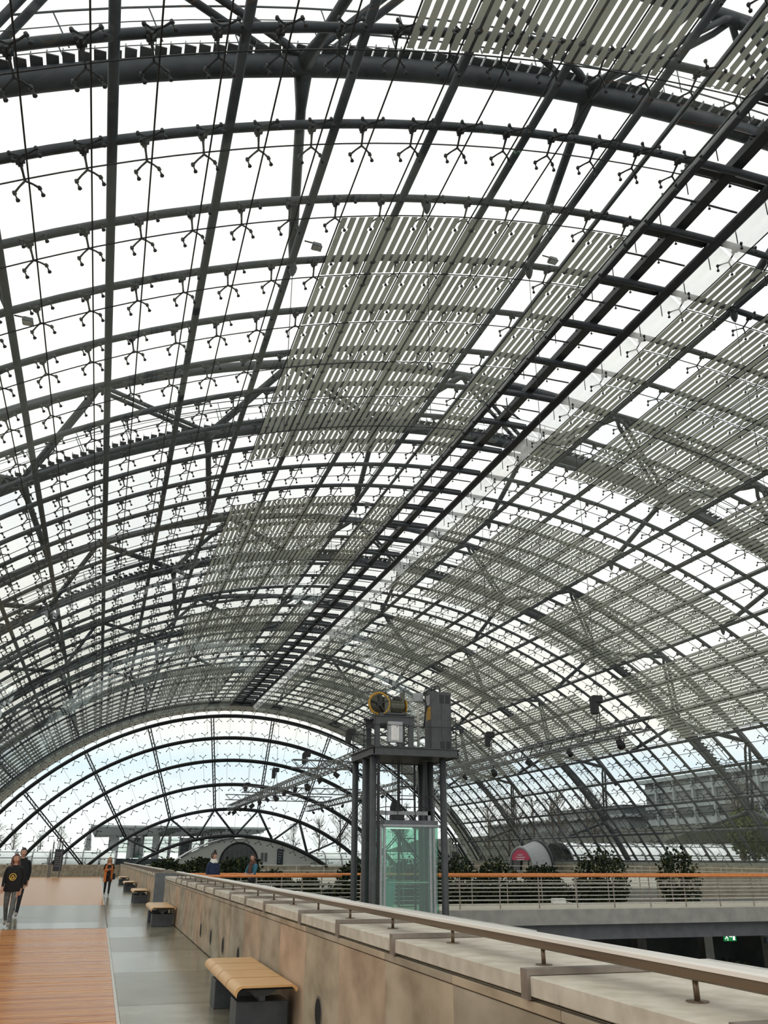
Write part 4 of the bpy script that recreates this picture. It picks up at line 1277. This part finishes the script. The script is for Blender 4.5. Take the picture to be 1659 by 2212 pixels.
# flat-roofed hall behind, with wedge canopy
ch_ = thing('canopy_building', 'flat-roofed glass building with a wide wedge canopy beyond the gable', 'building', (12, 172, 0.35))
MB().hexa([(-1.2, 168, 5.3), (28, 168, 5.9), (28, 186, 5.9), (-1.2, 186, 5.3), (-2.0, 167, 6.7), (29.8, 167, 6.9), (29.8, 188, 6.9), (-2.0, 188, 6.7)]).build('canopy', 'facade', ch_)
MB().box(-1.9, 29.8, 166.9, 167.05, 6.62, 6.95).build('fascia', 'facade_light', ch_)
xs_w = (3.2, 5.4, 7.6, 10.4, 12.4, 14.2, 16.2, 18.4)
ed_ = [1.6] + [v for x in xs_w for v in (x, x + 1.5)] + [24.0]
for a, b in zip(ed_[::2], ed_[1::2]):
    if b - a > 0.05:
        MB().box(a, b, 172, 172.6, 0.35, 5.5).build('pier', 'facade_light', ch_)
MB().box(20.5, 24, 172.6, 184, 0.35, 5.5).build('core', 'facade_light', ch_)
for i, x in enumerate((3.2, 5.4, 7.6, 10.4, 12.4, 14.2, 16.2, 18.4)):
    f = MB().box(x, x + 1.5, 171.9, 172.0, 1.6 if i % 2 else 2.4, 5.1).build('window', 'glass_green_pale' if i % 4 != 1 else 'facade_dark', ch_)
    for z in (2.6, 3.3, 4.0, 4.6):
        MB().box(x, x + 1.5, 171.84, 171.9, z, z + 0.1).build('glazing_bar', 'facade', f)
MB().box(1.4, 3.0, 169.5, 172, 0.35, 5.4).build('pier', 'facade', ch_)
MB().box(1.6, 24, 170.8, 171.9, 0.35, 1.5).build('plinth', 'facade_dark', ch_)


def glazed_tube(axis, c0, c1, cc, z0, hwid, hgt, nm, label):
    o = thing(nm, label, 'tunnel', ((c0 + c1) / 2, cc, z0) if axis == 0 else (cc, (c0 + c1) / 2, z0), 'glazed connecting tunnels')
    A_ = np.linspace(0, math.pi, 17)

    def P(s, a, k=1.0):
        u, z = cc + hwid * k * math.cos(a), z0 + hgt * k * math.sin(a)
        return (s, u, z) if axis == 0 else (u, s, z)
    n = max(2, int(abs(c1 - c0) / 2.4))
    ss = np.linspace(c0, c1, n + 1)
    for i in range(n):
        mb = MB()
        for j in range(16):
            a, b = A_[j], A_[j + 1]
            mb.hexa([P(ss[i], a), P(ss[i + 1], a), P(ss[i + 1], b), P(ss[i], b), P(ss[i], a, .985), P(ss[i + 1], a, .985), P(ss[i + 1], b, .985), P(ss[i], b, .985)])
        mb.build('shell_panel', 'white_glass', o)
    for s in ss:
        MB().tube([P(s, a, 1.02) for a in A_], 0.1, 6).build('rib', 'steel_mid', o, True)
    for a in (0.5, 1.0, 2.1, 2.6):
        MB().tube([P(c0, a, 1.01), P(c1, a, 1.01)], 0.05, 5).build('glazing_bar', 'steel_mid', o)
    return o


glazed_tube(0, 56.3, 85.0, 106.3, 0.6, 4.4, 3.1, 'glazed_tunnel', 'milky glazed half-round tunnel leading away outside the right flank')
glazed_tube(0, -60.0, 2.5, 150.0, 0.35, 3.0, 2.3, 'glazed_tunnel', 'milky glazed half-round tunnel outside the left of the gable')
glazed_tube(0, 33.0, 52.0, 150.0, 0.35, 3.0, 2.4, 'glazed_tunnel', 'milky glazed half-round tunnel outside the right of the gable')
# inner portal of the right tunnel with magenta sign
pt = thing('tunnel_portal', 'arched portal with a magenta sign where the tunnel meets the vault', 'portal', (51.5, 106.3, ZL))
MB().box(51.0, 55.0, 101.0, 111.6, ZL, 0.2).build('base', 'pillar', pt)
for x, k, m_ in ((51.2, 0.82, 'light_grey'), (53.3, 1.06, 'steel_dark')):
    MB().tube([(x, 106.3 + 4.4 * k * math.cos(a), 0.2 + 3.5 * k * math.sin(a)) for a in np.linspace(0, math.pi, 21)], 0.2, 8).build('arch', m_, pt, True)
mb = MB()
for j in range(20):
    a, b = math.pi * j / 20, math.pi * (j + 1) / 20
    q4 = []
    for x, k in ((51.2, .82), (53.3, 1.06)):
        for aa_ in (a, b):
            q4.append((x, 106.3 + 4.4 * k * math.cos(aa_), 0.2 + 3.5 * k * math.sin(aa_)))
    p_ = [q4[0], q4[1], q4[3], q4[2]]
    mb.hexa(p_ + [(x, y, z - 0.06) for x, y, z in p_])
mb.build('hood', 'light_grey', pt)
sg = [(106.3 + 2.6 * math.cos(a), 1.55 + 1.45 * math.sin(a)) for a in np.linspace(0, math.pi, 15)]
MB().prism(sg, 0, 51.1, 51.16).build('sign_board', 'pink', pt)
mb = MB()
for i, w in enumerate((0.7, 1.3, 1.0)):
    mb.box(51.06, 51.1, 106.3 - w, 106.3 + w, 1.78 + 0.28 * (2 - i) - 0.2, 1.88 + 0.28 * (2 - i) - 0.2)
mb.build('sign_text', 'white', pt)
MB().box(51.0, 51.1, 103.9, 104.1, 0.2, 1.6).box(51.0, 51.1, 108.5, 108.7, 0.2, 1.6).build('jamb', 'steel_dark', pt)

# exhibition halls on the right
hb = thing('exhibition_hall', 'long grey banded exhibition hall outside the right flank of the vault', 'building', (100, 100, 1.1))
MB().box(92, 125, 55, 139, 1.1, 14.2).build('body', 'facade', hb)
for z in (4.6, 7.2, 9.8, 12.4):
    MB().box(91.6, 92, 55, 139, z, z + 0.9).build('facade_band', 'facade_light', hb)
for y in np.arange(58, 138, 5.2):
    MB().box(91.8, 92, y, y + 4.6, 8.5, 9.3).build('window', 'facade_dark', hb)
    MB().box(91.3, 91.9, y - 1.1, y - 0.7, 1.1, 14.2).build('pilaster', 'facade_light', hb)
MB().box(91, 126, 54, 140, 14.2, 14.8).build('roof', 'facade_light', hb)
structure(MB().prism([(86, 1.0), (91.5, 1.0), (91.5, 6.6), (90, 6.6)], 1, 15, 100.5).prism([(66, 1.0), (91, 1.0), (91, 6.6), (84, 6.6)], 1, 111.5, 240).build('floor_embankment', 'ground'), 'dark grassy embankment outside the right flank of the vault', 'embankment')
h2 = thing('low_hall', 'lower grey hall with a dark upper storey beyond the exhibition hall', 'building', (100, 175, 1.1))
MB().box(95, 130, 150, 215, 1.1, 9.5).build('body', 'facade', h2)
MB().box(99, 125, 158, 190, 9.5, 12.0).build('upper_storey', 'facade_dark', h2)
MB().box(94, 131, 149, 216, 9.3, 9.8).build('roof', 'facade_light', h2)
for y in np.arange(152, 213, 4.5):
    MB().box(94.7, 95, y, y + 2.8, 5.5, 7.5).build('window', 'facade_dark', h2)


def bare_tree(x, y, z0, h, label, green=False, group='bare trees outside'):
    o = thing('tree', label, 'tree', (x, y, z0), group)
    mb = MB()
    mb.tube([(x, y, z0), (x + 0.1, y, z0 + h * 0.5), (x, y, z0 + h)], [0.022 * h, 0.014 * h, 0.004 * h], 6)
    mb.build('trunk', 'bark', o)
    mb = MB()
    for k in range(46):
        f = random.uniform(0.25, 0.95)
        a = random.uniform(0, 6.28); L = h * random.uniform(0.18, 0.36) * (1.1 - f * 0.5)
        p = Vector((x, y, z0 + h * f)); d = Vector((math.cos(a), math.sin(a), random.uniform(0.6, 1.5))).normalized()
        e = p + d * L
        mb.tube([p, e], [0.005 * h, 0.0015 * h], 3, caps=False)
        for j in range(7):
            s = p.lerp(e, random.uniform(0.3, 1)); dd = (d + Vector((random.uniform(-.8, .8), random.uniform(-.8, .8), random.uniform(0, .7)))).normalized()
            mb.tube([s, s + dd * L * random.uniform(0.25, 0.5)], [0.0025 * h, 0.001 * h], 3, caps=False)
    b = mb.build('branches', 'twig', o); b['kind'] = 'stuff'
    if green:
        P = rng.normal(size=(2600, 3)); P /= np.linalg.norm(P, axis=1)[:, None]
        P = P * (rng.uniform(0.2, 1, 2600) ** 0.4)[:, None] * np.array([h * .36, h * .36, h * .42]) + np.array([x, y, z0 + h * .52])
        mb = MB()
        for p in P:
            d = rng.normal(size=3); e = np.cross(d, rng.normal(size=3)); d *= 0.3 / np.linalg.norm(d); e *= 0.16 / np.linalg.norm(e)
            mb.add([p, p + d / 2 + e, p + d, p + d / 2 - e], [(0, 1, 2, 3)])
        b = mb.build('foliage', 'ever', o); b['kind'] = 'stuff'


for x, y, h in ((61, 75, 6.0), (64, 70, 8), (60.5, 63.5, 6.5)):
    bare_tree(x, y, 1.1, h, 'leafy green tree close outside the right foot of the vault', True, 'green trees outside the right flank')
for x, y, h in ((74, 74, 9.5), (72, 90, 9), (78, 98, 10), (70, 120, 9), (76, 128, 10), (72, 137, 11), (78, 146, 12), (70, 150, 10), (80, 160, 12), (74, 168, 11), (86, 150, 13), (84, 176, 13)):
    bare_tree(x, y, 1.1, h, 'bare winter tree between the right flank and the exhibition halls', False, 'bare trees beside the exhibition halls')
for x, y, h in ((46, 168, 10), (50, 175, 11), (54, 182, 12), (58, 176, 10), (43, 184, 9), (62, 186, 12), (49, 190, 11), (38, 186, 8)):
    bare_tree(x, y, 0.35, h, 'bare winter tree beyond the right of the gable', False, 'bare trees beyond the right of the gable')
for x, y, h in ((-16, 190, 6.5), (-20, 200, 7.5), (-12, 205, 6), (-25, 198, 7), (-8, 200, 7), (-30, 190, 6)):
    bare_tree(x, y, 0.35, h, 'bare winter tree beyond the left of the gable', False, 'bare trees beyond the left of the gable')
cf = thing('conifer', 'slim columnar conifer left of the canopy building', 'tree', (-1.9, 160, 0.35))
MB().tube([(-1.9, 160, .35), (-1.9, 160, 5.6)], [0.12, 0.02], 6).build('trunk', 'bark', cf)
mb = MB()
for k in range(900):
    z = random.uniform(0.6, 5.9); r_ = 0.85 * (1 - (z - 0.3) / 5.7) ** 0.6 * random.uniform(0.5, 1); a = random.uniform(0, 6.28)
    p = np.array([-1.9 + r_ * math.cos(a), 160 + r_ * math.sin(a), z]); d = np.array([0.1 * math.cos(a), 0.1 * math.sin(a), 0.35]); e = np.array([-math.sin(a), math.cos(a), 0]) * 0.09
    mb.add([p, p + d / 2 + e, p + d, p + d / 2 - e], [(0, 1, 2, 3)])
o = mb.build('foliage', 'facade', cf); o['kind'] = 'stuff'


# ------------------------------------------------------------------ people
def seg_dist(p, a, b):
    ab = b - a; L = max(ab.dot(ab), 1e-9)
    t = max(0, min(1, (p - a).dot(ab) / L))
    return (p - a - ab * t).length


def person(label, loc, heading, H, J, parts, mats_, hair, extras=None, head_turn=0.0, head_tilt=0.0, name='person'):
    """J: joint positions for a 1.70 m figure facing -Y; parts: region -> material slot"""
    k = H / 1.70
    R3 = Matrix.Rotation(heading, 4, 'Z')
    base = {'pelvis': (0, 0, .94), 'waist': (0, 0.0, 1.08), 'chest': (0, 0, 1.27), 'neck': (0, 0.01, 1.425), 'skull': (0, 0.0, 1.52)}
    base.update(J)
    g = {n: Vector(p) for n, p in base.items()}
    bones = [('pelvis', 'waist', 'top'), ('waist', 'chest', 'top'), ('chest', 'neck', 'top'), ('neck', 'skull', 'skin')]
    rad = {'pelvis': (.150, .105), 'waist': (.125, .09), 'chest': (.15, .10), 'neck': (.055, .055), 'skull': (.05, .05)}
    for s in ('l', 'r'):
        bones += [('chest', s + 'sh', 'top'), (s + 'sh', s + 'el', 'top'), (s + 'el', s + 'wr', 'sleeve'), (s + 'wr', s + 'pa', 'skin'),
                  ('pelvis', s + 'hip', 'bottom'), (s + 'hip', s + 'kn', 'bottom'), (s + 'kn', s + 'an', 'bottom'), (s + 'an', s + 'to', 'shoe')]
        rad.update({s + 'sh': (.066, .066), s + 'el': (.047, .047), s + 'wr': (.033, .033), s + 'pa': (.038, .022), s + 'hip': (.098, .098), s + 'kn': (.064, .064), s + 'an': (.044, .044), s + 'to': (.042, .034)})
        # five fingers fanned from the palm
        d = (g[s + 'pa'] - g[s + 'wr']).normalized()
        side = d.cross(Vector((0, 1, 0)) if abs(d.y) < 0.8 else Vector((0, 0, 1))).normalized()
        for fi, (o_, L) in enumerate(((-.030, .075), (-.010, .088), (.011, .082), (.030, .066))):
            a, b = s + 'f%da' % fi, s + 'f%db' % fi
            g[a] = g[s + 'pa'] + side * o_ + d * (L * 0.55); g[b] = g[a] + d * (L * 0.4) + Vector((0, -0.02, 0))
            bones += [(s + 'pa', a, 'skin'), (a, b, 'skin')]; rad[a] = rad[b] = (.0095, .0095)
        a, b = s + 'ta', s + 'tb'
        g[a] = g[s + 'wr'].lerp(g[s + 'pa'], 0.6) - side * 0.045 + d * 0.01; g[b] = g[a] - side * 0.008 + d * 0.04
        bones += [(s + 'pa', a, 'skin'), (a, b, 'skin')]; rad[a] = rad[b] = (.011, .011)
    names = list(g)
    me = bpy.data.meshes.new('tmp')
    idx = {n: i for i, n in enumerate(names)}
    me.from_pydata([g[n] for n in names], [(idx[a], idx[b]) for a, b, _ in bones], [])
    ob = bpy.data.objects.new('tmp', me); COL.objects.link(ob)
    sk = ob.modifiers.new('skin', 'SKIN'); sk.use_smooth_shade = True
    sd = ob.modifiers.new('sub', 'SUBSURF'); sd.levels = 2
    for n in names:
        v = me.skin_vertices[0].data[idx[n]]
        v.radius = rad[n]; v.use_root = (n == 'pelvis')
    dg = bpy.context.evaluated_depsgraph_get(); dg.update()
    ev = bpy.data.meshes.new_from_object(ob.evaluated_get(dg))
    mb = MB()
    vs_ = [v.co.copy() for v in ev.vertices]
    mb.v = [tuple(v) for v in vs_]
    for p in ev.polygons:
        c = p.center
        best = min(bones, key=lambda bb: seg_dist(c, g[bb[0]], g[bb[1]]) - (0.03 if bb[2] == 'skin' and bb[0] == 'neck' else 0))
        mb.f.append(tuple(p.vertices)); mb.m.append(parts[best[2]])
    bpy.data.objects.remove(ob); bpy.data.meshes.remove(me); bpy.data.meshes.remove(ev)
    # head with face
    hd = MB()
    n_, m_ = 18, 14
    hd.ball((0, 0, 0), 1.0, n_, m_, parts['skin'])
    hv = []
    for x, y, z in hd.v:
        w = 1 - 0.28 * max(0, -z) ** 1.3
        px_, py_, pz_ = x * .074 * w, y * .094 * (1 - 0.12 * max(0, -z)), z * .118
        if y < -0.5 and abs(x) < 0.28 and -0.35 < z < 0.1:
            py_ -= 0.017 * (1 - abs(x) / 0.28)                     # nose
        if y < -0.6 and 0.02 < z < 0.25 and 0.2 < abs(x) < 0.55:
            py_ += 0.006                                            # eye sockets
        hv.append((px_, py_, pz_))
    hd.v = hv
    for e in (-1, 1):
        hd.ball((0.030 * e, -0.081, 0.012), (.011, .006, .006), 8, 5, parts['dark'])
        hd.ball((0.075 * e, 0.01, 0.0), (.012, .02, .03), 8, 5, parts['skin'])
        hd.box(0.03 * e - .014, 0.03 * e + .014, -.088, -.08, .028, .034, parts['dark'])
    hd.ball((0, -0.083, -0.052), (.022, .008, .007), 8, 5, parts['lip'])
    HM = Matrix.Translation(g['skull'] + Vector((0, -0.012, 0.065))) @ Matrix.Rotation(head_turn, 4, 'Z') @ Matrix.Rotation(head_tilt, 4, 'X')
    b0 = len(mb.v)
    mb.v += [tuple(HM @ Vector(p)) for p in hd.v]
    mb.f += [tuple(b0 + i for i in f) for f in hd.f]; mb.m += hd.m
    W = Matrix.Scale(k, 4)
    o = thing(name, label, 'person', loc)
    o.rotation_euler = (0, 0, heading)
    body = put('body', mb.mesh('body', mats_, True), o, mw=W)
    # hair shell
    hr = MB(); hr.ball((0, 0, 0), 1.0, 18, 14)
    hv = [(x * .083, y * .100 + .012, z * .122 + .012) for x, y, z in hr.v]
    keep = []
    for f in hr.f:
        cy_ = sum(hv[i][1] for i in f) / len(f); cz2 = sum(hv[i][2] for i in f) / len(f)
        if cz2 > 0.055 or (cy_ > -0.01 and cz2 > (-0.2 if hair['long'] else -0.07)):
            keep.append(f)
    hr.v = hv; hr.f = keep; hr.m = [0] * len(keep)
    if hair['long']:
        for e in (-1, 0, 1):
            hr.tube([(0.045 * e, 0.05, 0.06), (0.065 * e, 0.06, -0.06), (0.075 * e, 0.06 - (0.05 if e else 0), -0.18), (0.085 * e, 0.05 - (0.09 if e else 0), -hair['long'])], [.05, .05, .045, .012], 8)
    if hair.get('bun'):
        hr.ball((0, 0.03, 0.145), (.045, .045, .04), 10, 8)
    hr.v = [tuple(HM @ Vector(p)) for p in hr.v]
    put('hair', hr.mesh('hair', [hair['mat']], True), o, mw=W)
    if extras:
        extras(o, W, g, HM)
    return o


SLOTS = {'skin': 0, 'top': 1, 'sleeve': 1, 'bottom': 2, 'shoe': 3, 'dark': 4, 'lip': 5}
M['lip'] = mat('lip', '8e4a44', '9d5650', 10, rough=0.5)


def slots(top, bottom, shoe='shoe'):
    return ['skin', top, bottom, shoe, 'hair_dark', 'lip']


walk = {'lsh': (.175, 0, 1.375), 'lel': (.215, .07, 1.11), 'lwr': (.205, .02, .88), 'lpa': (.20, -.01, .80),
        'rsh': (-.175, 0, 1.375), 'rel': (-.22, -.02, 1.11), 'rwr': (-.21, -.14, .92), 'rpa': (-.20, -.18, .845),
        'lhip': (.095, 0, .90), 'lkn': (.09, -.12, .50), 'lan': (.075, -.20, .085), 'lto': (.08, -.34, .045),
        'rhip': (-.095, 0, .90), 'rkn': (-.09, .02, .48), 'ran': (-.085, .22, .14), 'rto': (-.09, .13, .045)}
hold = dict(walk, lel=(.22, .02, 1.12), lwr=(.08, -.2, 1.16), lpa=(.03, -.27, 1.18), rel=(-.22, .02, 1.12), rwr=(-.08, -.2, 1.14), rpa=(-.03, -.27, 1.16))
crossed = dict(walk, lel=(.21, -.12, 1.10), lwr=(.02, -.25, 1.06), lpa=(-.06, -.26, 1.06), rel=(-.21, -.12, 1.10), rwr=(-.02, -.23, 1.08), rpa=(.06, -.25, 1.09),
               lkn=(.09, -.02, .48), lan=(.09, .02, .085), lto=(.1, -.12, .045), rkn=(-.09, -.02, .48), ran=(-.09, .02, .085), rto=(-.1, -.12, .045))
down = dict(crossed, lel=(.23, .02, 1.10), lwr=(.2, -.12, .92), lpa=(.19, -.17, .86), rel=(-.23, .02, 1.10), rwr=(-.2, -.12, .92), rpa=(-.19, -.17, .86))


def garment(o, W, g, matname, hem=0.80, wide=.185, name='sweatshirt'):
    """loose pullover over the torso, open at hem and neck"""
    mb = MB()
    rings = [(hem, wide, .135), (hem + .04, wide + .01, .145), (1.0, wide - .01, .135), (1.18, wide + .005, .14), (1.33, .18, .125), (1.405, .13, .10), (1.44, .075, .07)]
    n = 18
    for z, a, b in rings:
        for i in range(n):
            t = 2 * math.pi * i / n
            mb.v.append((a * math.cos(t), b * math.sin(t), z))
    for r in range(len(rings) - 1):
        for i in range(n):
            j = (i + 1) % n
            mb.f.append((r * n + i, r * n + j, (r + 1) * n + j, (r + 1) * n + i)); mb.m.append(0)
    put(name, mb.mesh(name, [matname], True), o, mw=W)


def sweat_extras(o, W, g, HM):
    garment(o, W, g, 'cloth_black', 0.82, .20, 'sweatshirt')
    mb = MB()
    n = 24
    for i in range(n):
        a, b = 2 * math.pi * i / n, 2 * math.pi * (i + 1) / n
        P_ = [(r_ * math.cos(t), -0.156, 1.16 + r_ * math.sin(t)) for r_, t in ((.088, a), (.088, b), (.070, b), (.070, a))]
        mb.add(P_ + [(x, y + .012, z) for x, y, z in P_], ((0, 1, 2, 3), (7, 6, 5, 4), (0, 4, 5, 1), (3, 2, 6, 7)))
    mb.bar((-.045, -.155, 1.13), (-.01, -.155, 1.20), .012, .02, (0, 0, 1)); mb.bar((-.01, -.155, 1.20), (.03, -.155, 1.17), .012, .03, (0, 0, 1))
    mb.bar((.0, -.155, 1.12), (.05, -.155, 1.15), .012, .03, (0, 0, 1)); mb.bar((-.05, -.155, 1.12), (0, -.155, 1.115), .012, .02, (0, 0, 1))
    put('emblem', mb.mesh('emblem', ['gold']), o, mw=W)


def jacket_extras(o, W, g, HM):
    garment(o, W, g, 'cloth_black', 0.78, .205, 'jacket')
    mb = MB().tube([(.10 * math.cos(t), .085 * math.sin(t), 1.43 + .02 * math.sin(t)) for t in np.linspace(0, 2 * math.pi, 17)[:-1]], 0.03, 6, closed=True)
    put('collar', mb.mesh('collar', ['cloth_black'], True), o, mw=W)


person('woman in black sweatshirt with round gold emblem and grey trousers walking on stone floor', (-1.98, 25.1, 0), -0.1, 1.68, walk, SLOTS, slots('cloth_black', 'cloth_grey'), {'long': .26, 'mat': 'hair_auburn'}, sweat_extras, 0.35)
person('man in a black jacket and dark trousers walking behind the woman with the gold emblem', (-2.14, 29.3, 0), -0.1, 1.86, {**walk}, SLOTS, slots('cloth_black', 'cloth_dark'), {'long': 0, 'mat': 'hair_dark'}, jacket_extras, 0.3)
person('long-haired woman in dark clothes walking at the left of the woman with the gold emblem', (-2.60, 24.9, 0), 0.0, 1.68, {**walk}, SLOTS, slots('cloth_dark', 'cloth_dark'), {'long': .34, 'mat': 'hair_dark'}, jacket_extras, -0.1)


def cardigan_extras(o, W, g, HM):
    mb = MB()
    n = 14
    zs = ((.62, .21, .15), (.9, .20, .145), (1.15, .19, .14), (1.34, .185, .125), (1.41, .12, .10))
    for z, a, b in zs:
        for i in range(n + 1):
            t = -math.pi / 2 + 0.5 + (2 * math.pi - 1.0) * i / n
            mb.v.append((a * math.cos(t), b * math.sin(t), z))
    for r in range(len(zs) - 1):
        for i in range(n):
            mb.f.append((r * (n + 1) + i, r * (n + 1) + i + 1, (r + 1) * (n + 1) + i + 1, (r + 1) * (n + 1) + i)); mb.m.append(0)
    put('cardigan', mb.mesh('cardigan', ['cloth_orange'], True), o, mw=W)
    put('handbag', MB().bevel_box(.17, .32, -.02, .12, .72, .98, .02).tube([(.24, .05, .98), (.2, .03, 1.2), (.16, .0, 1.4)], .012, 5).mesh('handbag', ['cloth_dark']), o, mw=W)


pw_ = person('woman in an orange cardigan and black clothes looking down at a phone by the benches', (0.52, 43.9, 0), 0.05, 1.63, {**hold}, {**SLOTS, 'sleeve': 6}, slots('cloth_black', 'cloth_dark') + ['cloth_orange'], {'long': .30, 'mat': 'hair_blond'}, cardigan_extras, 0, 0.35)
tag(MB().bevel_box(0.49, 0.56, 43.60, 43.615, 1.115, 1.225, 0.004).build('phone', 'black'), 'black phone in the hands of the woman with orange cardigan', 'phone')


def scarf(matname, tails):
    def fn(o, W, g, HM):
        mb = MB()
        for r_, z in ((.085, 1.43), (.095, 1.40), (.075, 1.46)):
            mb.tube([(r_ * math.cos(t), r_ * math.sin(t) - .01, z + .012 * math.sin(3 * t)) for t in np.linspace(0, 2 * math.pi, 17)[:-1]], .035, 7, closed=True)
        if tails:
            mb.tube([(.03, -.11, 1.38), (.05, -.15, 1.2), (.05, -.15, 1.0)], [.04, .045, .035], 7); mb.tube([(-.03, -.11, 1.38), (-.02, -.155, 1.2), (-.02, -.15, 1.08)], [.04, .04, .03], 7)
        put('scarf', mb.mesh('scarf', [matname], True), o, mw=W)
        if not tails:
            garment(o, W, g, 'cloth_navy', 0.82, .20, 'sweater')
    return fn


person('woman in a navy sweater and white scarf with hair tied up on the footbridge', (3.68, 31.0, 0), 0.55, 1.80, {**down}, SLOTS, slots('cloth_navy', 'cloth_dark'), {'long': 0, 'bun': True, 'mat': 'hair_dark'}, scarf('scarf_white', False), 0.3, 0.3)
person('short-haired person in a teal shirt and brown scarf with folded arms on the footbridge', (5.0, 31.0, 0), -1.0, 1.74, {**crossed}, {**SLOTS, 'sleeve': 0}, slots('cloth_teal', 'cloth_dark'), {'long': 0, 'mat': 'hair_dark'}, scarf('scarf_brown', True), 0.0, 0.05)
bpy.context.view_layer.update()
